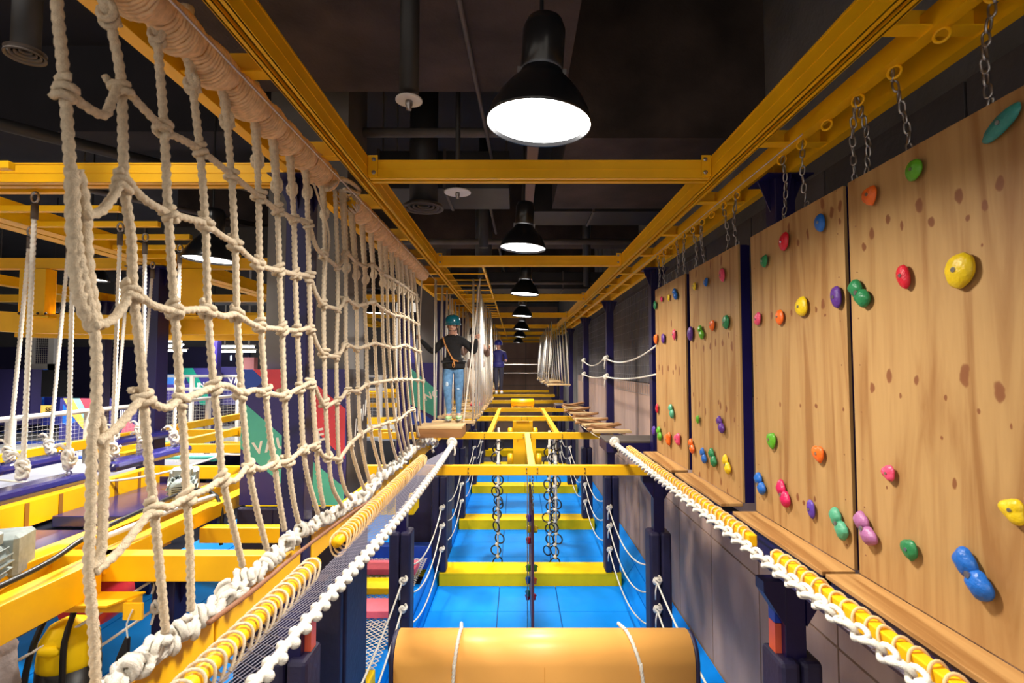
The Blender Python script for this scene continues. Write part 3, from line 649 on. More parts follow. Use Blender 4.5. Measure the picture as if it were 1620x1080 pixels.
def lump_rope(pts, r, lump, step, m, name, lab, cat='rope'):
    t = thing(name, lab, cat, pts[0])
    obj('core_rope', rope(pts, r, fine=1.2), m, t, smooth=True)
    km = MB().blob((0, 0, 0), (lump, lump*1.05, lump*.95), 10, 7).mesh('knot', m, True)
    q = spline(pts, step); b = wloc(t)
    for i, p in enumerate(q):
        s = 1 if i % 2 else -1
        put('knot', km, t, p-b+Vector((lump*.85, 0, -lump*.45)) if s > 0 else p-b+Vector((-lump*.5, 0, lump*.3)), (random.uniform(0, 3), random.uniform(0, 3), 0))
    return t
lump_rope([(-.945, .9, -1.14), (-.95, 2.5, -1.15), (-.95, 4.2, -1.20), (-.95, 6.2, -1.19), (-.97, 7.9, -1.15)], .018, .023, .058, ROPEW, 'edge_rope', 'white knobbly edge rope of the left net walkway')
# crocheted white edge rope, right side: chained loops
t = thing('edge_rope', 'white chain-stitched edge rope below the climbing panels', 'rope', (1.47, .9, -1.15))
lk = MB().tube([(.031*math.cos(a), .052*math.sin(a), .008*math.sin(2*a)) for a in [2*math.pi*i/14 for i in range(14)]], .0125, 7, closed=True).mesh('stitch', ROPEW, True)
q = spline([(1.48, .9, -1.13), (1.475, 2.5, -1.15), (1.47, 5, -1.16), (1.47, 8.0, -1.16)], .072)
for i, p in enumerate(q): put('stitch', lk, t, p-wloc(t), (random.uniform(-.1, .1), .35 if i % 2 else -.75, .12 if i % 2 else -.12))
NETM = mat('net twine', (.42, .42, .46), .8); NETD = mat('net twine dark', (.25, .22, .30), .8)
def net_strip(p00, p10, p01, p11, nu, nv, r, m, mb=None, diamond=True):
    """surface between line p00-p10 and line p01-p11; nu cells along, nv across"""
    mb = mb or MB(); p00, p10, p01, p11 = map(Vector, (p00, p10, p01, p11))
    def S(u, v): return p00.lerp(p10, u).lerp(p01.lerp(p11, u), v)
    if diamond:
        for k in range(-nv, nu):
            for sgn in (0, 1):
                u0, u1 = k, k+nv; a0, a1 = max(0, -u0)/nv, min(nv, nu-u0)/nv
                if a1 <= a0: continue
                f = (lambda a: S((u0+a*nv)/nu, a)) if sgn == 0 else (lambda a: S((u0+a*nv)/nu, 1-a))
                mb.tube([f(a0), f(a1)], r, 3)
    else:
        for k in range(nu+1): mb.tube([S(k/nu, 0), S(k/nu, 1)], r, 3)
        for k in range(nv+1): mb.tube([S(0, k/nv), S(1, k/nv)], r, 3)
    return mb
def netthing(name, mb, m, lab):
    o = obj(name, mb, m); return tag(o, lab, 'net')
netthing('walkway_net', net_strip((-1.21, .9, -1.26), (-1.21, 7.2, -1.26), (-.95, .9, -1.16), (-.95, 7.8, -1.18), 84, 5, .0020, None), mat('net white', (.22, .21, .28), .8), 'fine diamond mesh walkway net between the laced tube and white edge rope')
netthing('walkway_net', net_strip((1.59, .9, -1.24), (1.59, 7.6, -1.24), (1.47, .9, -1.17), (1.47, 7.9, -1.17), 110, 3, .0022, None), NETD, 'narrow mesh net between the square tube and the stitched edge rope')
for x, y, z, lab in ((-.97, 7.9, -1.13, 'big white rope knot at the corner of the wooden platform'), (1.47, 7.98, -1.13, 'big white rope knot at the corner of the dark platform')):
    t = thing('rope_knot', lab, 'knot', (x, y, z))
    for k in range(4): obj('knot_wrap', MB().tube([(x+.055*math.cos(a)*(1-.1*k), y-.02+.02*k, z+.055*math.sin(a)*(1-.1*k)) for a in [2*math.pi*i/14 for i in range(14)]], .026, 8, closed=True), ROPEW, t, smooth=True)
    obj('knot_tail', rope([(x+.03, y-.04, z-.04), (x+.05, y-.05, z-.12), (x+.04, y-.05, z-.18)], .014), ROPEW, t, smooth=True)
    obj('knot_heart', MB().blob((x, y, z), (.06, .06, .06)), ROPEW, t, smooth=True)
t = tag(obj('brown_hose', MB().tube(spline([onX(a, b, -1.36+.0*i) for i, (a, b) in enumerate([(330, 985), (405, 930), (480, 868), (555, 812), (595, 785), (640, 748), (660, 735)])], .05), [.008]*9+[.010]*60 if False else .012, 8), BROWN, smooth=True), 'reddish brown strap stretched along the foot of the net', 'strap')

# ================================================================== CLIMBING PANELS
PX = 1.91; PT, PB = 1.06, -1.15
HC = {'teal': (.03, .22, .20), 'green': (.10, .36, .02), 'dkgreen': (.02, .20, .07), 'orange': (.80, .14, .015), 'yellow': (.72, .50, .01), 'red': (.58, .012, .03), 'pink': (.72, .07, .16), 'mauve': (.36, .13, .30),
      'blue': (.01, .12, .48), 'purple': (.10, .03, .24), 'crimson': (.55, .01, .09), 'indigo': (.09, .04, .32), 'mint': (.08, .34, .20)}
def hold(parent, px, py, h, col, shape, pname, wide=1.):
    c = onX(px, py, PX-.02); f = c.y*CT+c.z*ST; s = h*f/FP/2
    rnd = random.Random(px*7+py)
    lob = [(Vector((0, rnd.uniform(-1, 1), rnd.uniform(-1, 1))).normalized(), rnd.uniform(.2, .5)) for _ in range(3)]
    def fn(d):
        k = 1.
        if shape == 'bean': k = 1+.06*math.cos(4*math.atan2(d.z, d.y))
        if shape == 'heart': k = 1-.50*max(0, Vector((-.1, 0, 1)).normalized().dot(d))**5-.22*abs(d.y)*max(0, -d.z)
        if shape == 'slab': k = 1+.12*math.cos(3*math.atan2(d.z, d.y))
        for v, a in lob: k += a*.35*max(0, v.dot(d))**3
        return k*(1+.02*math.sin(9*d.y+5*d.z))
    tilt = {'bean': 0, 'heart': -.25, 'slab': .1, 'round': 0, 'oval': 1.15, 'wedge': -.2}[shape]
    rad = {'bean': (.5, .62, .62), 'heart': (.5, .9, 1.0), 'slab': (.55, 1.0, .9), 'round': (.6, .95, 1.), 'oval': (.45, .62, 1.5), 'wedge': (.5, .7, 1.0)}[shape]
    mb = MB().blob((0, 0, 0), (s*rad[0]*.9, s*rad[1]*wide, s*rad[2]), 20, 14, fn)
    if shape == 'bean':
        mb.v = [v+Vector((0, s*.42, s*.40)) for v in mb.v]
        m2 = MB().blob((0, 0, 0), (s*.48, s*.66, s*.60), 18, 12, fn); n0 = len(mb.v)
        mb.v += [v+Vector((-s*.02, -s*.34, -s*.40)) for v in m2.v]; mb.f += [tuple(i+n0 for i in f_) for f_ in m2.f]
    for v in mb.v:
        if v.x > .0: v.x *= .15
    R = Matrix.Rotation(tilt, 3, 'X')
    mb.v = [R @ v+c for v in mb.v]
    m = mat('hold '+col, HC[col], .35, var=.15, vscale=14, bump=.25, bscale=60, spec=.4)
    o = obj('climbing_hold', mb, m, parent, smooth=True, label='%s climbing hold on the plywood' % {'dkgreen': 'dark green', 'mint': 'mint green'}.get(col, col))
    bc = c+Vector((-s*rad[0]*.84, -s*.1, 0))
    obj('bolt', MB().lathe([(s*.17, -.004), (s*.17, .003), (s*.08, .003)], bc, 8, 'X'), STEEL, o)
PANELS = [('nearest climbing panel at the frame edge, yellow and blue holds on it', 1.76, 2.985, [
  (1585, 195, 46, 'teal', 'oval'), (1447, 268, 32, 'green', 'round'), (1377, 308, 34, 'orange', 'heart'), (1519, 427, 52, 'yellow', 'round'), (1430, 436, 36, 'red', 'wedge'), (1361, 463, 44, 'dkgreen', 'bean'),
  (1406, 748, 26, 'pink', 'slab'), (1604, 806, 40, 'yellow', 'slab'), (1370, 835, 46, 'mauve', 'bean'), (1439, 868, 36, 'dkgreen', 'heart'), (1541, 907, 66, 'blue', 'bean')]),
 ('second climbing panel from the camera, purple hold near its dark gap', 3.03, 4.25, [
  (1299, 352, 30, 'blue', 'wedge'), (1241, 383, 26, 'red', 'round'), (1209, 413, 22, 'dkgreen', 'heart'), (1269, 485, 30, 'yellow', 'round'), (1324, 470, 34, 'purple', 'wedge'), (1234, 501, 22, 'orange', 'round'), (1199, 505, 19, 'pink', 'round'),
  (1221, 695, 28, 'green', 'heart'), (1296, 717, 30, 'orange', 'heart'), (1204, 765, 31, 'blue', 'bean'), (1241, 782, 36, 'crimson', 'bean'), (1284, 805, 26, 'indigo', 'wedge'), (1329, 827, 42, 'mint', 'bean')]),
 ('third climbing panel from the camera, big dark green hold near its edge', 4.50, 5.78, [
  (1099, 452, 14, 'yellow', 'heart'), (1117, 446, 14, 'blue', 'slab'), (1143, 435, 22, 'pink', 'wedge'), (1093, 527, 20, 'purple', 'round'), (1110, 525, 21, 'green', 'bean'), (1127, 514, 19, 'orange', 'heart'), (1149, 510, 21, 'dkgreen', 'round'),
  (1104, 663, 14, 'green', 'heart'), (1141, 671, 25, 'purple', 'bean'), (1095, 705, 21, 'orange', 'bean'), (1114, 721, 22, 'blue', 'bean'), (1129, 724, 26, 'dkgreen', 'bean'), (1151, 735, 26, 'yellow', 'bean')]),
 ('farthest climbing panel next to the dark platform', 5.93, 7.22, [
  (1037, 483, 12, 'dkgreen', 'round'), (1047, 473, 9, 'crimson', 'round'), (1058, 470, 11, 'yellow', 'heart'), (1069, 465, 18, 'blue', 'bean'), (1038, 535, 17, 'orange', 'heart'), (1050, 536, 14, 'purple', 'round'), (1067, 529, 16, 'pink', 'wedge'),
  (1040, 646, 14, 'red', 'wedge'), (1063, 650, 20, 'mint', 'bean'), (1035, 681, 14, 'indigo', 'round'), (1044, 686, 20, 'green', 'bean'), (1058, 694, 21, 'orange', 'slab'), (1073, 694, 21, 'pink', 'slab')])]
for k, (lab, y0, y1, holds) in enumerate(PANELS):
    t = thing('climbing_wall', 'pale plywood '+lab, 'climbing wall', (PX, (y0+y1)/2, PB), 'plywood climbing panels')
    obj('plywood_sheet', MB().box(PX, PX+.021, y0, y1, PB, PT), PLY[k], t, bevel=.002)
    f = MB().box(PX+.022, PX+.085, y0+.005, y0+.05, PB, PT-.004).box(PX+.022, PX+.085, y1-.05, y1-.005, PB, PT-.004).box(PX+.022, PX+.085, y0+.05, y1-.05, PT-.05, PT-.004).box(PX+.022, PX+.085, y0+.05, y1-.05, PB, PB+.05).box(PX+.022, PX+.085, y0+.05, y1-.05, -.05, 0)
    obj('steel_frame', f, NAVY, t)
    obj('side_plate', MB().box(PX+.022, PX+.10, y0, y0+.004, PB, PT-.01), NAVY, t)
    for yy in (y0+.06, y1-.06):
        for zz in [PB+.12+i*.26 for i in range(9)]:
            obj('screw', MB().lathe([(.004, -.001), (.004, .001)], (PX-.001, yy, zz), 6, 'X'), BROWN, t)
    for h in holds: hold(t, *h, lab)
    l = thing('foot_ledge', 'wooden foot ledge under the %s climbing panel' % ORD[k], 'ledge', (PX-.1, (y0+y1)/2, PB-.04), 'wooden foot ledges')
    obj('ledge_board', MB().box(PX-.19, PX-.001, y0-.01, y1+.0, PB-.028, PB-.002), LEDG, l, bevel=.003)
    obj('ledge_bracket', MB().box(PX-.17, PX-.16, y0+.02, y1-.02, PB-.085, PB-.028).box(PX-.17, PX-.02, y0+.02, y1-.02, PB-.036, PB-.029), NAVY, l)
# chains from the eye bolts
LK = MB().tube([(.0135*math.cos(a), 0, .024*math.sin(a)+(.007 if math.sin(a) > 0 else -.007)) for a in [2*math.pi*i/16 for i in range(16)]], .0055, 6, closed=True).mesh('chain_link', STEEL, True)
RING = MB().tube([(0, .030*math.cos(a), .030*math.sin(a)) for a in [2*math.pi*i/18 for i in range(18)]], .007, 7, closed=True)
RINGY = RING.mesh('eye_bolt', YEL, True)
def chain(x, y, ze, ybot, zb, lab, wob=.02, k0=0):
    t = thing('chain', lab, 'chain', (x, y, ze), 'steel chains of the climbing panels')
    a = Vector((x, y, ze)); b = Vector((PX+.035, ybot, zb)); n = int((b-a).length*1.06/.047)
    for i in range(n):
        s = i/(n-1); p = a.lerp(b, s)+Vector((wob*math.sin(s*3.1)*(1 if k0 % 2 else -1), wob*.8*math.sin(s*3.1+k0), 0))
        put('chain_link', LK, t, p-a, (0.15*math.sin(i+k0), .1, (i % 2)*math.pi/2+.3+k0))
    return t
CH = [(1577, 20, 1555, 160), (1415, 120, 1432, 222), (1357, 172, 1341, 270), (1357, 172, 1366, 268), (1268, 240, 1275, 312), (1237, 264, 1237, 335), (1165, 316, 1163, 380), (1145, 335, 1148, 398), (1111, 362, 1112, 415), (1096, 372, 1098, 420), (1083, 388, 1082, 432), (1070, 398, 1069, 440), (1051, 408, 1051, 452), (1041, 415, 1040, 456)]
NAMES = ['steel chain near the upper frame corner above the teal hold', 'steel chain above the light green hold', 'left strand of the doubled chain above the dark panel gap', 'right strand of the doubled chain above the dark panel gap', 'steel chain above the blue hold of the second panel', 'steel chain at the far end of the second panel']+['steel chain over the farther two panels, %s of eight from the camera' % ORD[i] for i in range(8)]
eyes = []
for k, (ax, ay, bx, by) in enumerate(CH):
    a = onX(ax, ay, 1.875); b = onX(bx, by, PX+.03); eyes.append(a.y)
    chain(1.875, a.y, 1.455, a.y+(b.y-a.y)*.8, PT+.02, NAMES[k], k0=k)
ys_eye = sorted(list(set(round(y, 2) for y in eyes))+[onX(1490, 58, 1.875).y, onX(1308, 203, 1.875).y, onX(1126, 345, 1.875).y, onX(1062, 400, 1.875).y])
for k, y in enumerate(ys_eye):
    o = put('eye_bolt', RINGY, None, (1.875, y, 1.462), (0, 0, .6)); tag(o, 'small yellow ring bolt welded under the chain rail, %s from the camera' % ORD[k], 'ring bolt', 'ring bolts under the chain rail')

# ================================================================== PLATFORMS, PLANK BRIDGES, PEOPLE
def plat(x0, x1, y0, y1, z0, z1, m, lab, sub):
    t = thing('platform', lab, 'platform', ((x0+x1)/2, (y0+y1)/2, z0))
    obj('deck_board', MB().box(x0, x1, y0, y1, z1-.03, z1), m, t, bevel=.004)
    obj('front_board', MB().box(x0, x1, y0, y0+.03, z0, z1-.031), sub, t, bevel=.004)
    obj('side_board', MB().box(x0, x0+.03, y0+.031, y1, z0, z1-.031), sub, t)
    obj('side_board', MB().box(x1-.03, x1, y0+.031, y1, z0, z1-.031), sub, t)
    return t
t = plat(-1.52, -.83, 7.95, 8.55, -1.07, -.905, PLANKL, 'brown wooden box platform in front of the person', PLANK)
plat(1.36, 2.3, 8.05, 8.75, -1.30, -1.13, mat('dark deck', (.09, .07, .06), .6, var=.2), 'dark deck platform beyond the farthest climbing panel', NAVY)
plat(1.15, 2.0, 15.7, 16.5, -1.24, -1.13, mat('dark deck', (.09, .07, .06), .6), 'dark far platform before the hanging swing planks', NAVY)
# person bridge: hanging planks with four ropes each
TH_R = .0125
def swing_plank(x0, x1, y, z, lab, m, grp, tilt=0., dx=0., ztop=1.5, wd=.16, r=TH_R, bunch=0.):
    t = thing('hanging_plank', lab, 'plank', ((x0+x1)/2, y, z), grp)
    mb = MB().bar((x0, y, z-.02+tilt), (x1, y, z-.02-tilt), wd, .045)
    obj('board', mb, m, t, bevel=.005)
    for s, x, tz in ((-1, x0+.04, tilt), (1, x1-.04, -tilt)):
        for e in (-1, 1):
            obj('suspension_rope', MB().tube([(x, y+e*wd*.3, z+tz-.05), (x+dx*.5+s*bunch*.5, y+e*wd*.8, (z+ztop)/2), (x+dx+s*bunch, y+e*wd*.25, ztop)], r, 6), ROPEW, t, smooth=True)
        obj('rope_knot', MB().blob((x, y, z+tz-.06), (.03, .03, .035), 7, 5), ROPEW, t, smooth=True)
        obj('shackle', MB().tube([(x+dx+s*bunch, y, ztop-.02), (x+dx+s*bunch, y, ztop-.09)], .014, 8), STEEL, t, smooth=True)
for k in range(12):
    y = 8.85+k*.62
    swing_plank(-1.42, -.70, y, -.90+.02*math.sin(k*1.7), 'pale hanging plank of the bridge by the person, %s from the wooden platform' % ORD[k], PLANKL if k else PLANKL, 'hanging planks of the person\'s bridge', dx=0.03*math.sin(k), ztop=1.48)
for k in range(8):
    y = 16.8+k*1.2
    swing_plank(.95, 1.7, y, -.55-.02*math.sin(k*2.), 'far hanging swing plank on the wall side, %s of the row' % ORD[k], PLANKL, 'far hanging swing planks', tilt=.03*math.sin(k*1.3), dx=0, ztop=1.45, wd=.2, r=.014, bunch=-.12)
for k in range(6):
    y = 16.8+k*1.5
    swing_plank(-1.4, -.75, y, -.75, 'far hanging plank on the net side, %s beyond the bridge' % ORD[k], PLANKL, 'far hanging planks on the net side', ztop=1.48, r=.012)
# plank bridge on the right: wobbly boards between the two dark platforms
for k in range(15):
    y = 8.95+k*.45; tl = .06*math.sin(k*2.1)
    t = tag(obj('bridge_board', MB().bar((1.28+.04*math.sin(k), y+.08*math.sin(k*1.7), -1.09+tl-.06*math.sin(k/14*3.14)), (1.92, y-.08*math.sin(k*1.7), -1.09-tl-.06*math.sin(k/14*3.14)), .24, .04), PLANK if k % 3 else PLANKL, bevel=.004), 'loose tilted board of the right plank bridge, %s from the near dark platform' % ORD[k], 'plank', 'boards of the right plank bridge')
for x in (1.36, 1.86):
    tag(obj('bridge_rope', rope(cat_pts((x, 8.7, -1.17), (x, 15.8, -1.17), .08, 16), .009, fine=3.5), ROPE, smooth=True), 'carrying rope along the %s edge of the right plank bridge' % ('inner' if x < 1.5 else 'outer'), 'rope')

# ---- people
def skin_body(name, parent, J, E, m, sub=2):
    me = bpy.data.meshes.new(name); names = list(J); idx = {n: i for i, n in enumerate(names)}
    org = wloc(parent) if parent else Vector()
    me.from_pydata([tuple(Vector(J[n][:3])-org) for n in names], [(idx[a], idx[b]) for a, b in E], [])
    o = put(name, me, parent)
    md = o.modifiers.new('skin', 'SKIN'); md.use_smooth_shade = True; md.branch_smoothing = .6
    for i, n in enumerate(names):
        r = J[n][3]; rr = r if isinstance(r, tuple) else (r, r)
        me.skin_vertices[0].data[i].radius = rr; me.skin_vertices[0].data[i].use_root = (n == 'pelvis')
    s = o.modifiers.new('sub', 'SUBSURF'); s.levels = sub; s.render_levels = sub
    dg = bpy.context.evaluated_depsgraph_get(); ev = o.evaluated_get(dg); nm = bpy.data.meshes.new_from_object(ev)
    o.modifiers.clear(); o.data = nm; nm.materials.clear(); nm.materials.append(m)
    nm.polygons.foreach_set('use_smooth', [True]*len(nm.polygons)); return o
SKIN = mat('skin', (.62, .34, .24), .5); JEANS = mat('jeans', (.10, .24, .45), .8, var=.3, vscale=18); BLACKC = mat('black jumper', (.008, .008, .010), .9, var=.3, vscale=20, bump=.4, bscale=30)
HELM = mat('teal helmet', (.005, .12, .17), .25, coat=.5); SHOE = mat('lime shoe', (.45, .75, .35), .6); HAIR = mat('dark hair', (.015, .01, .008), .6); SOLE = mat('shoe sole', (.7, .72, .65), .6)
def person(x, y, z, s, lab, top, leg, shoe, helm, arms, full=True, head_down=.16, facing=-1):
    t = thing('person', lab, 'person', (x, y, z)); F = facing
    def P(a, b, c, r): return (x+a*s, y+b*s, z+c*s, r*s if not isinstance(r, tuple) else (r[0]*s, r[1]*s))
    (lex, ley, lez), (lhx, lhy, lhz), (rex, rey, rez), (rhx, rhy, rhz) = arms
    J = {'pelvis': P(0, 0, .93, (.155, .11)), 'waist': P(0, 0, 1.08, (.17, .12)), 'chest': P(0, 0, 1.27, (.19, .13)), 'neck0': P(0, F*.02, 1.40, (.13, .10)), 'neck': P(0, F*.07, 1.46, .062), 'head0': P(0, F*.11, 1.51, (.075, .08)), 'head': P(0, F*head_down, 1.60, (.085, .098)), 'crown': P(0, F*head_down*.9, 1.68, (.06, .07)),
         'lsh': P(-.19, 0, 1.35, .085), 'lel': P(lex, ley, lez, .066), 'lwr': P(lhx, lhy, lhz, .033), 'rsh': P(.19, 0, 1.35, .085), 'rel': P(rex, rey, rez, .066), 'rwr': P(rhx, rhy, rhz, .033),
         'lhip': P(-.10, 0, .86, .118), 'lkn': P(-.085, F*.12, .50, .078), 'lan': P(-.06, F*.08, .10, .045), 'lto': P(-.07, F*.20, .05, .035), 'rhip': P(.10, 0, .86, .118), 'rkn': P(.09, F*.02, .49, .076), 'ran': P(.09, 0, .10, .045), 'rto': P(.11, F*.12, .05, .035)}
    E = [('pelvis', 'waist'), ('waist', 'chest'), ('chest', 'neck0'), ('neck0', 'neck'), ('neck', 'head0'), ('head0', 'head'), ('head', 'crown'), ('neck0', 'lsh'), ('lsh', 'lel'), ('lel', 'lwr'), ('neck0', 'rsh'), ('rsh', 'rel'), ('rel', 'rwr'), ('pelvis', 'lhip'), ('lhip', 'lkn'), ('lkn', 'lan'), ('lan', 'lto'), ('pelvis', 'rhip'), ('rhip', 'rkn'), ('rkn', 'ran'), ('ran', 'rto')]
    b = skin_body('body', t, J, E, SKIN)
    b.data.materials.append(top); b.data.materials.append(leg)
    for p in b.data.polygons:
        c = p.center/s
        if c.z > 1.44: continue
        if c.z > .93: p.material_index = 1
        elif c.z > .11: p.material_index = 2
    # arms are jumper down to the wrists
    # jumper hem
    obj('jumper_hem', MB().lathe([(.175*s, .86*s), (.195*s, .89*s), (.200*s, .98*s), (.175*s, 1.06*s)], (x, y, z), 20), top, t, smooth=True)
    for v in t.children[-1].data.vertices: v.co.y *= .78
    hc = Vector((x, y+F*head_down*s, z+1.63*s))
    # helmet
    prof = [(.128, -.035), (.134, 0), (.130, .045), (.112, .09), (.075, .125), (.02, .140)]
    obj('helmet', MB().lathe([(a*s, (h+.015)*s) for a, h in prof], hc, 22), helm, t, smooth=True)
    for v in t.children[-1].data.vertices: v.co.y = (v.co.y-F*head_down*s)*1.12+F*head_down*s
    obj('helmet_brim', MB().lathe([(.128*s, -.03*s), (.142*s, -.026*s), (.140*s, -.014*s), (.128*s, -.012*s)], hc, 22), helm, t, smooth=True)
    if full:
        fz = hc.z-.045*s; fy = hc.y+F*.088*s
        obj('nose', MB().blob((x, fy+F*.012*s, fz-.015*s), (.014*s, .018*s, .022*s), 8, 6), SKIN, t, smooth=True)
        for sx in (-1, 1):
            obj('eye', MB().blob((x+sx*.032*s, fy-F*.004*s, fz+.008*s), (.012*s, .008*s, .006*s), 8, 5), HAIR, t, smooth=True)
            obj('ear', MB().blob((x+sx*.083*s, hc.y, fz), (.014*s, .022*s, .032*s), 8, 6), SKIN, t, smooth=True)
        obj('mouth', MB().blob((x, fy+F*.004*s, fz-.05*s), (.024*s, .007*s, .006*s), 8, 5), mat('lip', (.4, .12, .1), .5), t, smooth=True)
        obj('chin_strap', MB().tube([(x-.088*s, hc.y, fz+.02*s), (x-.06*s, fy-F*.03*s, fz-.07*s), (x, fy-F*.01*s, fz-.085*s), (x+.06*s, fy-F*.03*s, fz-.07*s), (x+.088*s, hc.y, fz+.02*s)], .006*s, 6), HAIR, t)
        obj('hair', MB().blob((x, hc.y-F*.035*s, fz-.02*s), (.088*s, .06*s, .09*s), 12, 8), HAIR, t, smooth=True)
    # hands: palm and five fingers closed round a rope
    for sx, (hx, hy, hz) in ((-1, (lhx, lhy, lhz)), (1, (rhx, rhy, rhz))):
        c = Vector((x+hx*s, y+hy*s, z+hz*s)); mb = MB().blob(c+Vector((sx*.02*s, 0, .035*s)), (.026*s, .035*s, .042*s), 10, 7)
        for fi in range(4):
            zz = c.z+(.012+fi*.019)*s; L = (.030, .034, .033, .027)[fi]*s
            mb.tube([(c.x+sx*.03*s, c.y+F*.02*s, zz), (c.x+sx*.045*s, c.y+F*.035*s, zz), (c.x+sx*(.05*s+L*.3), c.y+F*.015*s, zz), (c.x+sx*.042*s, c.y-F*.005*s, zz)], .009*s, 7)
        mb.tube([(c.x+sx*.01*s, c.y+F*.02*s, c.z+.02*s), (c.x+sx*.02*s, c.y+F*.045*s, c.z+.05*s), (c.x+sx*.04*s, c.y+F*.048*s, c.z+.065*s)], .011*s, 7)
        obj('hand', mb, SKIN, t, smooth=True)
    for n_, (ax, ay) in (('shoe', (-.065, F*.12)), ('shoe', (.10, F*.05))):
        c = (x+ax*s, y+ay*s, z+.045*s)
        o = obj(n_, MB().blob(c, (.052*s, .14*s, .05*s), 12, 8, lambda d: 1-.25*max(0, d.z)*(1 if d.y*F > 0 else 0)), shoe, t, smooth=True)
        obj('sole', MB().lathe([(.05*s, 0), (.052*s, .014*s), (.05*s, .018*s)], (c[0], c[1], z+.001), 16), SOLE, o)
        for v in o.children[-1].data.vertices: v.co.y = (v.co.y-ay*s)*2.6+ay*s
    return t
q = .985
pr = person(-1.075, 8.9, -.885, q, 'person in black jumper, ripped blue jeans and teal helmet holding two ropes on the planks', BLACKC, JEANS, SHOE, HELM,
       ((-.36, .0, 1.14), (-.55, -.14, 1.36), (.36, .0, 1.13), (.40, -.14, 1.38)))
STR = mat('orange strap', (.50, .20, .04), .6)
def hp(a, b, c): return (-1.075+a*q, 8.9+b*q, -.885+c*q)
obj('harness_strap', MB().tube(spline([hp(-.17, -.12, 1.40), hp(-.13, -.16, 1.28), hp(-.05, -.165, 1.12), hp(.02, -.17, 1.0), hp(.03, -.18, .92)], .04), .012, 6), STR, pr)
obj('harness_strap', MB().tube(spline([hp(-.02, -.17, 1.04), hp(.05, -.18, 1.0), hp(.10, -.17, .99)], .04), .012, 6), STR, pr)
obj('hip_belt', MB().tube([hp(.205*math.cos(a), .160*math.sin(a), .985) for a in [2*math.pi*i/20 for i in range(20)]], .022, 6, closed=True), DARK, pr)
obj('carabiner', MB().tube([hp(.20+.02*math.cos(a), -.06, 1.03+.045*math.sin(a)) for a in [2*math.pi*i/12 for i in range(12)]], .007, 6, closed=True), STEEL, pr)
obj('carabiner', MB().tube([hp(.02+.02*math.cos(a), -.17, .93+.04*math.sin(a)) for a in [2*math.pi*i/12 for i in range(12)]], .007, 6, closed=True), STR, pr)
obj('torn_knee', MB().blob(hp(-.09, -.165, .60), (.026, .012, .05), 8, 6), mat('pale denim', (.45, .58, .72), .8), pr, smooth=True)
obj('torn_knee', MB().blob(hp(-.085, -.168, .50), (.022, .008, .016), 8, 6), MATS['pale denim'], pr, smooth=True)
obj('torn_knee', MB().blob(hp(.09, -.09, .52), (.026, .008, .014), 8, 6), MATS['pale denim'], pr, smooth=True)
tag(obj('hand_rope', MB().tube([(-1.64, 8.76, -.9), (-1.64, 8.76, .5), (-1.60, 8.76, 1.48)], .012, 7), ROPEW), 'vertical rope held by the person\'s outstretched hand beside the net', 'rope')
tag(obj('hand_rope', MB().tube([(-.88, 8.68, -.9), (-.72, 8.72, .5), (-.62, 8.76, 1.48)], .012, 7), ROPEW), 'vertical rope held by the person\'s hand on the lamp side', 'rope')
BEIGE = mat('beige trousers', (.45, .36, .28), .8, var=.1, vscale=12); REDS = mat('red shoe', (.5, .03, .05), .5)
person(-.93, 11.8, -.885, 1.0, 'second person in beige trousers and red shoes standing farther along the bridge', mat('brown jumper', (.20, .13, .10), .8), BEIGE, REDS, mat('dark helmet', (.02, .02, .03), .3),
       ((-.3, .05, 1.15), (-.30, -.15, 1.35), (.27, .05, 1.12), (.30, -.15, 1.30)), full=True)
person(-.62, 17.5, -.885, 1.0, 'third person in dark blue far down the bridge, white straps on', mat('blue jacket', (.02, .02, .16), .6), mat('dark trousers', (.02, .02, .04), .8), mat('white shoe', (.6, .6, .6), .5), mat('blue helmet', (.03, .05, .4), .3),
       ((-.25, .05, 1.12), (-.25, -.15, 1.3), (.25, .05, 1.1), (.22, -.2, 1.05)), full=False)

# ================================================================== FLOOR MATS, BOLSTERS
BR = [11.76, 15.76, 20.2, 24.6, 28.7]
xs = [-1.74, -.38, .84, 2.30]
def floor_mat(x0, x1, y0, y1, k):
    o = obj('floor_mat', MB().box(x0+.006, x1-.006, y0+.006, y1-.006, FZ-.02, FZ+.05), BLUE, matfloor, bevel=.012); return o
matfloor = thing('mat_field', 'field of bright blue crash mats between the padded posts', 'crash mats', (.2, 16, FZ))
for r in range(len(BR)-1):
    y1 = BR[r]; y0 = (BR[r-1]+.64) if r else 4.5
    n = max(1, round((y1-y0)/1.16))
    for i in range(n):
        for a, b in zip(xs[:-1], xs[1:]): floor_mat(a, b, y0+(y1-y0)*i/n, y0+(y1-y0)*(i+1)/n, i)
for r, y in enumerate(BR):
    for j, (a, b) in enumerate(((-1.72, .30), (.305, 2.30))):
        o = obj('bolster', MB().box(a, b, y, y+.64, FZ+.0, FZ+.335), YELP, bevel=.02)
        tag(o, 'long yellow foam bolster across the blue mats, %s row, %s half' % (ORD[r], 'net side' if j == 0 else 'wall side'), 'bolster', 'yellow foam bolsters')
        obj('seam', MB().box(a+.01, b-.01, y-.003, y+.003, FZ+.30, FZ+.306), YELP, o)
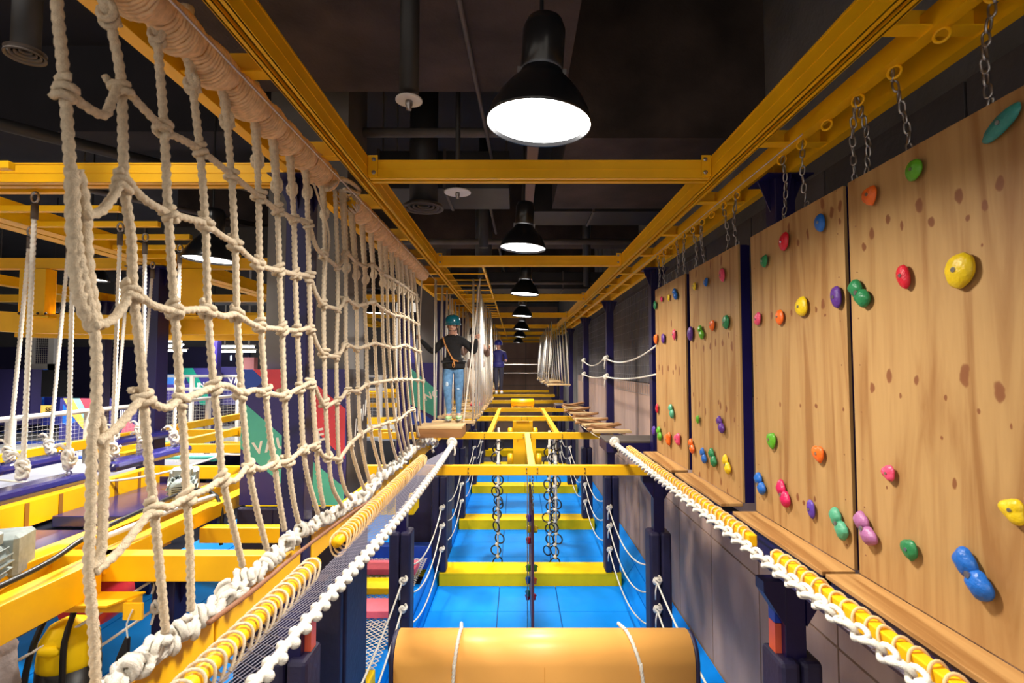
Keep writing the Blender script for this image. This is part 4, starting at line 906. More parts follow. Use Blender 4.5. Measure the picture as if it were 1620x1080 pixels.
# sloping side mats
slope = thing('sloped_side_mats', 'blue mats sloping up against the grey wall', 'crash mats', (2.4, 12, FZ))
slope2 = thing('sloped_side_mats', 'blue mats sloping up on the climbing net side', 'crash mats', (-1.9, 12, FZ))
for r in range(7):
    y0 = 4.6+r*2.45; y1 = y0+2.43
    for j in range(3):
        a, b = j/3, (j+1)/3
        for par, X0, X1 in ((slope, 2.31, 2.79), (slope2, -1.75, -1.89)):
            xa, xb = X0+(X1-X0)*a, X0+(X1-X0)*b-.012*(1 if X1 > X0 else -1); za, zb = FZ+.03+.62*a, FZ+.03+.62*b
            obj('side_mat', MB().prism([(xa, y0, za), (xb, y0, zb), (xb, y0, zb-.07), (xa, y0, za-.07)], (0, y1-y0, 0)), BLUE, par, bevel=.008)

# ================================================================== ORANGE ARCH
t = thing('orange_arch', 'big padded orange arch with navy side trim crossing the corridor below', 'arch', (.27, 4.74, FZ))
cy, cz, R = 5.11, -2.72, .22
def arch(x0, x1, R_, m, nm):
    pts = [(cy-R_, FZ)]+[(cy-R_, FZ+.35*k) for k in range(1, 6)]+[(cy-R_*math.cos(math.pi*i/24), cz+R_*math.sin(math.pi*i/24)) for i in range(25)]+[(cy+R_, FZ)]
    M = len(pts); mb = MB()
    for x in (x0, x1):
        for (yy, zz) in pts: mb.v.append(Vector((x, yy, zz)))
    for i in range(M-1): mb.f.append((i, M+i, M+i+1, i+1))
    mb.f.append((M-1, 2*M-1, M, 0)); mb.f.append(tuple(range(M))); mb.f.append(tuple(range(2*M-1, M-1, -1)))
    o = obj(nm, mb, m, t)
    for p in o.data.polygons[:M-1]: p.use_smooth = True
    return o
arch(-1.12, 1.62, R, ORANGE, 'arch_cover')
arch(-1.165, -1.122, R-.012, NAVYP, 'side_trim'); arch(1.622, 1.665, R-.012, NAVYP, 'side_trim')
obj('cover_seam', MB().box(.248, .252, cy-R-.002, cy-R+.004, FZ, cz), mat('seam orange', (.7, .28, .03), .5), t)
for x0, x1, lab in ((-.53, -.57, 'white rope lying over the orange arch on the net side'), (1.02, 1.12, 'white rope lying over the orange arch on the wall side')):
    pts = [(x0-.02, cy+.2, cz+R-.03)]+[(x0+(x1-x0)*min(1, i/14)**1.0, cy-(R+.016)*math.cos(math.pi*(14-i)/28), cz+(R+.016)*math.sin(math.pi*(14-i)/28)) for i in range(15)]+[(x1+(x1-x0)*.6, cy-R-.016, cz-.5), (x1+(x1-x0)*1.0, cy-R-.016, cz-1.2)]
    tag(obj('arch_rope', rope(pts, .016), ROPEW, smooth=True), lab, 'rope')

# ================================================================== HAND ROPES BETWEEN POSTS
PK = knot_mesh(.022, 2.3, 6); PK.materials[0] = ROPEW
def hand_rope(x, ya, yb, za, zb, sag, lab, r=.013):
    t = thing('hand_rope', lab, 'rope', (x, (ya+yb)/2, min(za, zb)-sag), 'white hand ropes between the posts')
    b = wloc(t)
    obj('rope_line', MB().tube(cat_pts((x, ya, za), (x, yb, zb), sag, 16), r, 7), ROPEW, t, smooth=True)
    put('end_knot', PK, t, Vector((x, yb, zb))-b, (1.3, 0, .3)); put('end_knot', PK, t, Vector((x+.02, yb-.01, zb+.01))-b, (.2, .5, .3))
    obj('knot_tail', MB().tube([(x, yb-.03, zb), (x-.03, yb-.05, zb-.12), (x-.03, yb-.04, zb-.24)], r*.9, 6), ROPEW, t, smooth=True)
for k in range(5):
    for lv, (z, sg) in enumerate(((-3.1, .34), (-3.5, .42), (-4.0, .36))):
        for side, x in (('wall', 2.02), ('net', -1.66)):
            dy = .17
            hand_rope(x, RP[k]+dy if k else 2.6, RP[k+1]-dy-.03, z+.1, z, sg, 'white hand rope on the %s side, %s span from the camera, %s one' % (side, ORD[k], ['upper', 'middle', 'lowest'][lv]))
for k, (ya, yb) in enumerate(((7.4, 11.75), (12.05, 15.85))):
    for lv, z in enumerate((.19, -.22)):
        hand_rope(1.98 if k == 0 else 2.0, ya, yb, z+(.12 if k == 0 else 0), z, .16 if lv == 0 else .06, 'white hand rope at panel height behind the %s, %s one' % ('farthest climbing panel' if k == 0 else 'third wall side post', 'upper' if lv == 0 else 'lower'), r=.014)
for z, lab in ((.12, 'upper'), (-.35, 'lower')):
    tag(obj('end_rope', MB().tube([(-1.64, 29.0, z), (2.02, 29.0, z)], .016, 6), ROPEW), '%s white rope stretched across the far end of the corridor' % lab, 'rope')
# hand ropes further for left bottom
def catrope(a, b, sag, r, lab, m=ROPEW): return tag(obj('hand_rope', MB().tube(cat_pts(a, b, sag), r, 7), m, smooth=True), lab, 'rope')

# ================================================================== RING CHAINS, THIN CENTRE WALL
RB = MB().tube([(.115*math.cos(a), 0, .115*math.sin(a)) for a in [2*math.pi*i/20 for i in range(20)]], .017, 7, closed=True).mesh('ring', DARK, True)
RK = MB().blob((0, 0, 0), (.045, .045, .05), 8, 6).mesh('knot', ROPEW, True)
def ringchain(x, y, lab, n=11, z0=-1.62):
    t = thing('ring_chain', lab, 'rings', (x, y, z0), 'hanging chains of black rings')
    b = wloc(t)
    for i in range(n):
        z = z0-.25-i*.27; dx = .05*math.sin(i*2.3+x*9)
        if z < FZ+.2: break
        put('ring', RB, t, Vector((x+dx, y, z))-b, (.1, 0, random.uniform(-.9, .9)))
        put('knot', RK, t, Vector((x+dx*.4, y, z+.13))-b)
    obj('hang_rope', MB().tube([(x, y, z0+.02), (x+.01, y-.02, -4.5)], .016, 6), ROPEW, t, smooth=True)
    obj('hang_rope', MB().tube([(x+.03, y, z0+.02), (x+.03, y+.03, -3.9)], .014, 6), ROPEW, t, smooth=True)
ringchain(-.46, 12.55, 'chain of black rings on white rope, net side, nearest'); ringchain(-.50, 13.9, 'chain of black rings on white rope, net side, behind the nearest', n=8)
ringchain(.90, 12.5, 'chain of black rings on white rope, wall side, nearest'); ringchain(.80, 13.3, 'chain of black rings on white rope, wall side, second'); ringchain(1.0, 14.6, 'chain of black rings on white rope, wall side, third', n=9)
t = thing('hanging_climbing_wall', 'thin hanging climbing board seen edge on in mid corridor, holds on both faces', 'climbing wall', (.24, 9.2, -4.1))
obj('board', MB().box(.225, .265, 8.3, 10.2, -4.15, -2.25), mat('brown board edge', (.10, .03, .05), .5), t)
for yy in (8.35, 10.1):
    for i in range(12): put('chain_link', LK, t, Vector((.245, yy, -1.66-i*.05))-wloc(t), (0, 0, (i % 2)*1.57))
for i, (z, c) in enumerate(((-2.4, 'indigo'), (-2.62, 'yellow'), (-2.85, 'red'), (-3.35, 'green'), (-3.6, 'blue'), (-3.68, 'orange'), (-3.95, 'teal'), (-4.08, 'red'))):
    for s in (-1, 1):
        if s > 0 and i % 2 == 0: continue
        obj('climbing_hold', MB().blob((.245+s*.055, 8.5+i*.15, z), (.045, .06, .06), 10, 7, lambda d: 1+.2*math.sin(5*d.z+3*d.y)), MATS['hold '+c], t, smooth=True, label='%s climbing hold on the hanging board' % c)
tag(obj('guide_cable', MB().tube([(.16, 8.3, -1.6), (.16, 8.3, -4.75)], .007, 6), STEEL), 'thin cable hanging beside the mid corridor climbing board', 'cable')

# ================================================================== COLUMNS WITH BANNERS
def flat_poly(pts2, to3, m, name, parent, off=.004):
    mb = MB(); a = [to3(u, v, 0) for u, v in pts2]; d = to3(0, 0, off)-to3(0, 0, 0); mb.prism(a, d); return obj(name, mb, m, parent)
def text(s, parent, origin, ex, ez, size, m, shear=0., name='lettering', spacing=1.):
    cu = bpy.data.curves.new(name, 'FONT'); cu.body = s; cu.size = size; cu.extrude = .003; cu.offset = size*.022; cu.space_character = spacing; cu.shear = shear
    cu.materials.append(m)
    tmp = bpy.data.objects.new(name, cu); COL.objects.link(tmp); dg = bpy.context.evaluated_depsgraph_get(); dg.update()
    me = bpy.data.meshes.new_from_object(tmp.evaluated_get(dg)); bpy.data.objects.remove(tmp)
    o = bpy.data.objects.new(name, me); COL.objects.link(o); o.parent = parent
    ex = Vector(ex).normalized(); ez = Vector(ez).normalized(); ny = ex.cross(ez)
    M = Matrix((ex, ez, ny)).transposed().to_4x4(); M.translation = Vector(origin)-wloc(parent); o.matrix_local = M
    return o
WPR = mat('white print', (.85, .85, .85), .5)
c1 = struct('column', MB().box(-2.88, -1.97, 6.0, 6.75, -1.5, 4.4), mat('column grey', (.14, .135, .135), .8, var=.2, vscale=2), label='broad grey concrete column behind the climbing net', cat='column')
c2 = struct('column', MB().box(-2.55, -1.82, 13.4, 14.2, -1.5, 4.4), MATS['column grey'], label='far grey concrete column behind the person', cat='column')
t = thing('column_padding', 'dark navy padding wrapped round the foot of the broad column', 'padding', (-2.5, 6.3, FZ))
obj('front_pad', MB().box(-3.10, -1.93, 5.88, 5.98, FZ, -1.56), NAVYP, t, bevel=.02); obj('side_pad', MB().box(-1.965, -1.90, 5.99, 6.80, FZ, -1.56), NAVYP, t, bevel=.02)
for x in (-2.7, -2.3): obj('pad_seam', MB().box(x-.004, x+.004, 5.872, 5.88, FZ, -1.58), NAVY, t)
t = thing('column_padding', 'dark navy padding round the foot of the far column', 'padding', (-2.3, 13.7, FZ))
obj('front_pad', MB().box(-2.7, -1.74, 13.3, 13.38, FZ, -1.45), NAVYP, t, bevel=.02); obj('side_pad', MB().box(-1.80, -1.73, 13.4, 14.2, FZ, -1.45), NAVYP, t, bevel=.02)
# banner 1: front face
bn = thing('column_banner', 'tall navy banner with teal, red and blue diagonals and VAUNCE lettering on the broad column', 'banner', (-2.5, 5.95, -1.5))
BX0, BX1, BZ0, BZ1, BYY = -3.10, -1.93, -1.54, -.03, 5.93
obj('backing', MB().box(BX0, BX1, BYY, BYY+.05, BZ0, BZ1), BANN, bn)
def bp(u, v, d): return Vector((BX0+u*(BX1-BX0), BYY-.001-d, BZ0+v*(BZ1-BZ0)))
def UV(pts): return [((a-399)/146, (792-b)/208) for a, b in pts]
flat_poly(UV([(399, 632), (475, 703), (545, 765), (545, 792), (492, 792), (399, 705)]), bp, TEAL, 'teal_stripe', bn)
flat_poly(UV([(399, 584), (414, 584), (430, 602), (399, 628)]), bp, BANB, 'blue_stripe', bn)
flat_poly(UV([(414, 584), (478, 584), (545, 645), (545, 722)]), bp, BANR, 'red_stripe', bn)
a0 = bp(.137, .37, .006); ex = (bp(.50, .43, .006)-a0).normalized(); text('VAUNCE', bn, a0, ex, (-ex.z, 0, ex.x), .19, WPR, spacing=1.12)
# side face banner
bs = thing('column_banner', 'dark side banner of the broad column with slanted white strokes', 'banner', (-1.93, 6.4, -1.5))
obj('backing', MB().box(-1.965, -1.925, 5.99, 6.78, BZ0, BZ1), mat('banner dark', (.05, .045, .05), .6), bs)
for k in range(5):
    y = 6.25+k*.10; obj('stroke', MB().prism([(-1.924, y, -.82+k*.05), (-1.924, y+.035, -.82+k*.05), (-1.924, y+.075, -.62+k*.05), (-1.924, y+.04, -.62+k*.05)], (.004, 0, 0)), WPR, bs)
b2 = thing('column_banner', 'small far banner with teal diagonal and white NCE lettering beside the person', 'banner', (-2.2, 13.3, -1.44))
obj('backing', MB().box(-2.75, -1.70, 13.25, 13.29, -1.44, .10), BANN, b2)
def bp2(u, v, d): return Vector((-2.75+u*1.05, 13.249-d, -1.44+v*1.54))
flat_poly([(0, .95), (0, .35), (1, -.0), (1, .38)], bp2, TEAL, 'teal_stripe', b2); flat_poly([(0, .34), (0, 0), (.75, 0)], bp2, BANB, 'blue_stripe', b2)
a0 = bp2(.42, .38, .006); ex = (bp2(.95, .50, .006)-a0).normalized(); text('NCE', b2, a0, ex, (-ex.z, 0, ex.x), .26, WPR)
# navy door-like board under banner 2
tag(obj('navy_board', MB().box(-2.66, -1.98, 12.3, 12.34, FZ, -2.3), NAVYP, bevel=.01), 'flat navy board standing behind the padded post on the blue floor', 'board')

# ================================================================== LEFT HALL
def yb(x0, x1, y0, y1, z0, z1, lab, cat='beam', m=YEL, name='hall_beam', group=None, bevel=.006):
    return tag(obj(name, MB().box(x0, x1, y0, y1, z0, z1), m, bevel=bevel), lab, cat, group)
# upper
o = obj('hall_beam', channel_pair('Y', 1.5, 7.8, -5.6, -5.2, 1.5, 1.71), YEL); tag(o, 'long yellow double beam slanting over the left hall, near length', 'beam')
o = obj('hall_beam', channel_pair('Y', 7.82, 20, -5.6, -5.2, 1.5, 1.71), YEL); tag(o, 'long yellow double beam slanting over the left hall, far length', 'beam')
o = obj('hall_beam', channel_pair('X', -9.5, -1.80, 4.2, 4.36, 1.5, 1.66), YEL); tag(o, 'wide yellow crossbeam over the left hall in line with the first navy post', 'beam')
o = obj('hall_beam', channel_pair('X', -13, -5.62, 7.95, 8.1, 1.5, 1.66), YEL); tag(o, 'yellow crossbeam over the hall meeting the broad navy post, outer part', 'beam')
o = obj('hall_beam', channel_pair('X', -5.18, -3.0, 7.95, 8.1, 1.5, 1.66), YEL); tag(o, 'yellow crossbeam over the hall meeting the broad navy post, inner part', 'beam')
o = obj('hall_beam', channel_pair('X', -14, -2.7, 12, 12.15, 1.5, 1.66), YEL); tag(o, 'yellow crossbeam farther over the left hall', 'beam')
o = obj('hall_beam', channel_pair('X', -14, -2.7, 16, 16.15, 1.5, 1.66), YEL); tag(o, 'farthest yellow crossbeam over the left hall', 'beam')
o = obj('hall_beam', channel_pair('Y', 4, 22, -9.6, -9.4, 1.5, 1.68), YEL); tag(o, 'second long yellow beam deeper over the left hall', 'beam')
for k, y in enumerate((3.9, 4.45, 5.0, 5.55, 6.1, 6.65, 7.2)):
    yb(-5.18, -3.85, y, y+.06, 1.50, 1.56, 'short yellow carrier bar above the swinging ropes, %s from the camera' % ORD[k], name='carrier_bar', group='carrier bars in the left hall')
def drop_post(x, y, lab):
    t = thing('hanging_post', lab, 'post', (x, y, .8))
    obj('shaft', MB().box(x-.2, x+.2, y-.1, y+.1, .78, 1.49), YEL, t, bevel=.006)
    obj('foot_plate', MB().box(x-.3, x+.3, y-.14, y+.14, .74, .77), YEL, t)
    for s in (-.26, -.14, .14, .26): bolt(t, (x+s, y-.14, .80), r=.02, m=DARK)
drop_post(-7.35, 8.0, 'short yellow post hanging from the crossbeam near the left border'); drop_post(-4.95, 8.0, 'short yellow post hanging from the crossbeam next to the hall lamp')
# curved monorail
pts = [(-10.2, 6.9, .72), (-8.4, 7.6, .70), (-7.2, 8.05, .66), (-5.8, 8.3, .66), (-4.6, 8.35, .66), (-3.4, 8.3, .68), (-2.6, 8.1, .70)]
q = spline(pts, .35); mb = MB()
for a, b in zip(q[:-1], q[1:]): mb.bar(a, b, .16, .30)
tag(obj('curved_rail', mb, YEL), 'curved yellow steel rail hung below the hall crossbeam', 'rail')
q2 = spline([(-10.5, 11, .75), (-8, 11.6, .72), (-6, 11.8, .72), (-4, 11.6, .72)], .5); mb = MB()
for a, b in zip(q2[:-1], q2[1:]): mb.bar(a, b, .16, .26)
tag(obj('curved_rail', mb, YEL), 'farther curved yellow steel rail deeper in the hall', 'rail')
# swinging ropes and navy boards
PKH = knot_mesh(.019, 2.3, 6); PKH.materials[0] = ROPEW
def hang(x, y, zt, zb, lab, lean=(0, 0)):
    t = thing('hanging_rope', lab, 'rope', (x, y, zb), 'ropes of the swinging boards')
    obj('rope_line', rope([(x+lean[0], y, zt-.10), (x, y, zb)], .0185, fine=1.0, smoothpath=False), ROPEW, t, smooth=True)
    obj('shackle', MB().tube([(x+lean[0]+.03*math.cos(a), y, zt-.03+.045*math.sin(a)) for a in [2*math.pi*i/14 for i in range(14)]], .010, 7, closed=True), STEEL, t, smooth=True)
    obj('ferrule', MB().tube([(x+lean[0], y, zt-.09), (x+lean[0], y, zt-.22)], .026, 10), PIPE, t, smooth=True)
    b = wloc(t)
    for i in range(4): put('knot', PKH, t, Vector((x+random.uniform(-.015, .015), y, zb+i*.035))-b, (random.uniform(0, 2), random.uniform(0, 1), i))
    obj('knot_tail', rope([(x, y, zb+.13), (x-.05, y-.03, zb+.19), (x-.10, y-.03, zb+.17)], .014), ROPEW, t, smooth=True)
DI = ['nearest', 'second', 'third', 'fourth', 'fifth']
for k, y in enumerate((4.40, 4.84, 5.36, 5.78, 6.32)): hang(-4.1, y, 1.47, -.90, 'thick swinging rope on the near row of the left hall, %s in the row' % DI[k], (-.04*(k % 2), 0))
for k, y in enumerate((5.52, 6.0, 6.95, 7.4)): hang(-5.3, y, 1.47, -.95, 'swinging rope on the far row of the left hall, %s in the row' % DI[k], (.12, 0))
NAVG = mat('glossy navy vinyl', (.02, .02, .16), .22, coat=.5, var=.1)
def sboard(x, y0, y1, z, lab):
    t = thing('swinging_board', lab, 'board', (x, (y0+y1)/2, z), 'navy swinging boards')
    obj('padded_board', MB().box(x-.13, x+.13, y0, y1, z-.10, z), NAVG, t, bevel=.045)
    for y in (y0+.1, y1-.1): obj('eye_ring', MB().tube([(x+.0, y+.03*math.cos(a), z+.03*math.sin(a)) for a in [2*math.pi*i/12 for i in range(12)]], .008, 6, closed=True), STEEL, t, smooth=True)
sboard(-4.1, 3.7, 4.95, -.98, 'glossy navy swinging board hung on the nearest hall ropes'); sboard(-4.1, 5.25, 6.5, -.95, 'glossy navy swinging board behind the nearest one'); sboard(-5.3, 5.3, 6.25, -1.0, 'glossy navy swinging board on the outer row near the railing'); sboard(-5.3, 6.8, 8.0, -.95, 'glossy navy swinging board farther on the outer row')
# lower beams of the hall
yb(-5.40, -5.26, 3.0, 7.82, -1.72, -1.45, 'yellow beam with brown strips below the swinging boards')
for k in range(9): tag(obj('strip_plate', MB().box(-5.258, -5.250, 4.0+k*.42, 4.05+k*.42, -1.71, -1.46), mat('strip brown', (.30, .13, .01), .6)), 'brown upright strip on the low yellow hall beam, %s from the camera' % ORD[k], 'strip', 'strips on the low hall beam')  # thin brown upright strips along the beam's inner face
yb(-5.45, -3.0, 7.86, 7.98, -1.66, -1.48, 'yellow crossbeam low in the hall beside the broad column')
yb(-3.80, -3.60, 2.2, 7.8, -1.62, -1.44, 'sturdy yellow lengthwise beam carrying the motors')
yb(-3.34, -3.18, 2.2, 4.1, -1.72, -1.47, 'deep yellow beam in the lower corner with a cable on top')
yb(-3.34, -3.18, 4.12, 7.8, -1.60, -1.46, 'yellow lengthwise beam beyond the lower corner beam')
yb(-5.25, -1.80, 4.14, 4.28, -1.66, -1.46, 'yellow crossbeam low behind the front net, nearest')
yb(-5.25, -3.82, 5.6, 5.9, -1.95, -1.82, 'yellow crossbeam low behind the first motor')
yb(-3.16, -1.8, 5.3, 5.42, -1.75, -1.6, 'lower yellow crossbeam in front of the column padding')
yb(-8.28, -8.14, 5.0, 22, -1.55, -1.38, 'long yellow beam under the white railing')
yb(-6.8, -6.65, 9.0, 20, -1.62, -1.46, 'far yellow lengthwise beam behind the broad navy post')
yb(-8.1, -3.0, 10.2, 10.35, -1.66, -1.5, 'far yellow crossbeam low in the hall, first beyond the railing post')
yb(-8.1, -3.0, 12.6, 12.75, -1.66, -1.5, 'far yellow crossbeam low in the hall, second beyond the railing post')
yb(-8.1, -2.8, 15.6, 15.75, -1.7, -1.5, 'far yellow crossbeam low in the hall, third beyond the railing post')
yb(-4.6, -2.2, 9.0, 9.6, -2.5, -2.2, 'yellow foam block stacked low behind the column', 'block', YELP, 'foam_block')
yb(-3.9, -2.1, 10.8, 11.4, -3.0, -2.7, 'yellow foam block low behind the second net', 'block', YELP, 'foam_block')
for k, (y, z) in enumerate(((17.5, -1.2), (19.5, -1.0), (21.5, -.9))):
    yb(-6.6, -2.6, y, y+.15, z-.15, z, 'far yellow bar seen through the second net, %s' % ['lowest', 'middle', 'top'][k])
# bracket with strap
t = thing('bracket_arm', 'yellow bracket arm with a hole at its tip at lower left', 'bracket', (-3.1, 3.95, -1.8))
obj('arm_plate', MB().box(-3.5, -2.86, 3.98, 4.10, -1.82, -1.73), YEL, t, bevel=.004); obj('tip_plate', MB().box(-2.90, -2.76, 3.95, 3.97, -1.86, -1.74), YEL, t)
obj('top_plate', MB().prism([(-3.38, 3.86, -1.728), (-2.95, 3.86, -1.728), (-2.84, 4.1, -1.728), (-3.26, 4.1, -1.728)], (0, 0, .012)), YEL, t)
# motors
def motor(x, y, z, s, lab, yaw=0.):
    t = thing('gear_motor', lab, 'motor', (x, y, z)); t.rotation_euler = (0, 0, yaw)
    def L(mb, nm, m, sm=False):
        mb.v = [v*s+Vector((x, y, z)) for v in mb.v]; return obj(nm, mb, m, t, smooth=sm)
    b = MB().lathe([(.07, -.24), (.095, -.23), (.10, -.16), (.10, .10), (.085, .11)], (0, 0, .12), 20, 'Y'); L(b, 'motor_body', GRAYM, True)
    f = MB()
    for i in range(18):
        a = 2*math.pi*i/18; c, d = math.cos(a), math.sin(a); f.bar((.11*c, -.14, .12+.11*d), (.11*c, .08, .12+.11*d), .006, .03, (c, 0, d))
    L(f, 'cooling_fins', GRAYM)
    g = MB()
    for i in range(5): g.bar((-.07, -.243, .08+i*.02), (.07, -.243, .08+i*.02), .004, .006)
    L(g, 'fan_grille', DARK)
    L(MB().box(-.12, .12, .11, .34, -.0, .25), 'gearbox', GRAYM).modifiers.new('b', 'BEVEL').width = .02*s
    L(MB().box(-.08, .08, -.10, .06, .22, .30), 'terminal_box', GRAYM).modifiers.new('b', 'BEVEL').width = .012*s
    L(MB().lathe([(.03, -.14), (.06, -.13), (.06, -.12)], (0, .22, .12), 14, 'X'), 'shaft_hub', GRAYM, True)
    L(MB().box(-.11, .11, -.2, .34, -.02, 0), 'base_plate', YEL)
motor(-3.64, 3.62, -1.50, 1.2, 'grey finned gear motor at the left border', .35)
motor(-3.62, 5.75, -1.43, 1.15, 'grey finned gear motor behind the front net', .5)
tag(obj('cable_bundle', MB().tube(spline([(-3.2, 2.6, -1.37), (-3.24, 3.6, -1.36), (-3.3, 4.1, -1.30), (-3.35, 4.8, -1.28), (-3.45, 5.6, -1.30), (-3.35, 5.8, -1.36), (-3.2, 5.75, -1.5), (-3.16, 5.7, -1.9)], .08), .02, 8), DARK, smooth=True), 'black cable bundle lying along the yellow motor beam', 'cable')
tag(obj('cable_conduit', MB().tube(spline([(-3.25, 4.2, -1.34), (-3.2, 5.0, -1.33), (-3.2, 5.6, -1.36)], .08), .024, 8), WHITE, smooth=True), 'white flexible conduit beside the black cable bundle', 'cable')
# canvas trampolines and navy covers
t = thing('canvas_cover', 'wrinkled grey blue canvas cover spread beside the beam with brown strips', 'canvas', (-6.8, 7, -1.62))
mb = MB(); nx, ny = 16, 30
for i in range(nx+1):
    for j in range(ny+1):
        x = -8.1+i*2.6/nx; y = 4.3+j*4.6/ny; mb.v.append(Vector((x, y, -1.62+.05*math.sin(x*7+y*2)*math.sin(y*3.1)+.03*math.sin(x*17-y*5))))
for i in range(nx):
    for j in range(ny): a = i*(ny+1)+j; mb.f.append((a, a+ny+1, a+ny+2, a+1))
obj('canvas', mb, TARP, t, smooth=True)
yb(-5.24, -3.9, 4.4, 5.5, -1.80, -1.68, 'navy padded cover between the yellow hall beams, near', 'padding', NAVG, 'navy_cover'); yb(-5.24, -3.9, 6.0, 7.7, -1.80, -1.68, 'navy padded cover between the yellow hall beams, far', 'padding', NAVG, 'navy_cover')
t = thing('trampoline_deck', 'broad light grey trampoline deck with coloured lines in the hall', 'trampoline', (-14, 16, -2.6))
for i in range(4):
    for j in range(5):
        x0 = -20+i*2.9; y0 = 9+j*2.9
        obj('jump_bed', MB().box(x0+.12, x0+2.78, y0+.12, y0+2.78, -2.6, -2.56), [mat('bed grey', (.28, .29, .32), .8), mat('bed pale', (.42, .43, .45), .8)][(i+j) % 2], t)
        obj('bed_pad', MB().box(x0, x0+2.9, y0-.10, y0+.10, -2.62, -2.5), [BANB, TEAL, YELP, NAVYP][(i+j) % 4], t)
yb(-8.0, -2.9, 17.2, 22, -2.4, -2.3, 'pale grey jump bed far behind the second net', 'trampoline', mat('bed pale', (.42, .43, .45), .8), 'jump_bed')
# white railing with mesh
t = thing('white_railing', 'white railing with fine mesh along the left hall', 'railing', (-8.2, 12, -1.37))
obj('top_rail', MB().tube([(-8.2, 5.5, -.84), (-8.2, 21, -.84)], .045, 10), WHITE, t, smooth=True)
for y in (7.0, 8.55, 10.1, 12, 14, 16, 18, 20): obj('rail_post', MB().box(-8.25, -8.15, y-.05, y+.05, -2.3, -.86), WHITE, t)
m = obj('mesh_infill', net_strip((-8.2, 5.5, -2.3), (-8.2, 16, -2.3), (-8.2, 5.5, -.88), (-8.2, 16, -.88), 110, 20, .0022, None, diamond=False), NETM, t)
t = thing('white_railing', 'second white railing behind the broad navy post', 'railing', (-6.5, 19, -1.4))
obj('top_rail', MB().tube([(-12, 17.0, -.72), (-4.2, 17.0, -.72)], .05, 8), WHITE, t, smooth=True); obj('top_rail', MB().tube([(-12, 17.0, -.30), (-4.2, 17.0, -.30)], .04, 8), WHITE, t, smooth=True)
for x in (-12, -10.5, -9, -7.5, -6.0, -4.4): obj('rail_post', MB().box(x-.05, x+.05, 16.95, 17.05, -2.4, -.3), WHITE, t)
obj('mesh_infill', net_strip((-12, 17, -2.3), (-4.4, 17, -2.3), (-12, 17, -.75), (-4.4, 17, -.75), 60, 14, .004, None, diamond=False), NETM, t)
catrope((-6.2, 6.2, -1.3), (-4.2, 7.6, -1.25), .2, .014, 'slack white rope hanging below the swinging boards'); catrope((-5.3, 4.2, -1.32), (-4.2, 5.3, -1.05), .03, .012, 'tan rope hanging under the nearest swinging board', CORD)
catrope((-4.2, 7.6, -1.25), (-3.4, 8.2, -1.0), .12, .016, 'slack white rope near the broad navy post')
# white windows / netted frame
def at(px, py, Y): return onY(px, py, Y)
def far_box(px0, py0, px1, py1, Y, d, m, name, lab, cat):
    a, b = at(px0, py1, Y), at(px1, py0, Y); return tag(obj(name, MB().box(a.x, b.x, Y, Y+d, a.z, b.z), m), lab, cat)
a, b = at(40, 585, 19), at(86, 528, 19)
t = thing('white_frame_window', 'white framed opening with netting high on the navy wall', 'window', (a.x, 19, a.z))
obj('frame', MB().box(a.x, a.x+.2, 19, 19.15, a.z, b.z).box(b.x-.2, b.x, 19, 19.15, a.z, b.z).box(a.x, b.x, 19, 19.15, a.z, a.z+.22), WHITE, t)
obj('netting', net_strip((a.x, 19.08, a.z), (b.x, 19.08, a.z), (a.x, 19.08, b.z), (b.x, 19.08, b.z), 14, 16, .006, None, diamond=False), WHITE, t)
a, b = at(64, 628, 17.5), at(110, 585, 17.5)
t = thing('wall_screen', 'large dark screen reflecting a yellow band beside the blue pillar', 'screen', (a.x, 17.5, a.z))
obj('screen_bezel', MB().box(a.x, b.x, 17.5, 17.58, a.z, b.z), DARK, t, bevel=.02); obj('screen_glass', MB().box(a.x+.04, b.x-.04, 17.49, 17.5, a.z+.04, b.z-.04), mat('screen glass', (.01, .01, .012), .08), t)
far_box(52.5, 584, 64, 660, 18, .3, mat('bright blue', (.01, .12, .62), .5), 'blue_pillar', 'slim bright blue pillar next to the dark screen', 'pillar')
far_box(-60, 584, 51, 672, 17.5, .4, mat('navy block', (.02, .015, .09), .5), 'navy_block', 'big dark navy wall block behind the railing at the left border', 'block')
far_box(64, 628, 100, 672, 18.2, .3, mat('blue block', (.025, .04, .32), .5), 'blue_block', 'blue box below the dark screen', 'block')
a, b = at(64, 655, 16.9), at(84, 641, 16.9)
t = thing('notice_sign', 'small yellow sign with black letters SE above the railing', 'sign', (a.x, 16.9, a.z)); obj('sign_plate', MB().box(a.x, b.x, 16.9, 16.93, a.z, b.z), BANY, t)
text('SE', t, (a.x+.16, 16.893, a.z+.08), (1, 0, 0), (0, 0, 1), .19, DARK)
# mural
a, b = at(98, 690, 16.5), at(150, 630, 16.5); W, H = b.x-a.x, b.z-a.z
t = thing('mural_board', 'mural board with yellow, mint, red and blue slanted bands', 'mural', (a.x, 16.5, a.z)); obj('backing', MB().box(a.x-.1, a.x+W*1.6, 16.5, 16.56, a.z-.1, b.z), mat('mural navy', (.03, .03, .18), .5), t)
def mp_(u, v, d): return Vector((a.x+u*W, 16.499-d, a.z+v*H))
flat_poly([(0, 1), (.3, 1), (.98, 0), (.85, 0), (.3, .55)], mp_, BANY, 'yellow_band', t); flat_poly([(.3, 1), (.52, 1), (.95, .35), (.97, .02)], mp_, mat('mint print', (.25, .65, .60), .5), 'mint_band', t)
flat_poly([(.52, 1), (.98, 1), (.98, .5), (.8, .62)], mp_, BANR, 'red_band', t); flat_poly([(0, .85), (.15, .7), (.42, .4), (.2, .27), (0, .35)], mp_, mat('bright blue', (.01, .12, .62), .5), 'blue_band', t)
text('THE', t, mp_(1.18, .32, .006), (0.25, 0, 1), (-1, 0, .25), .30, WPR)
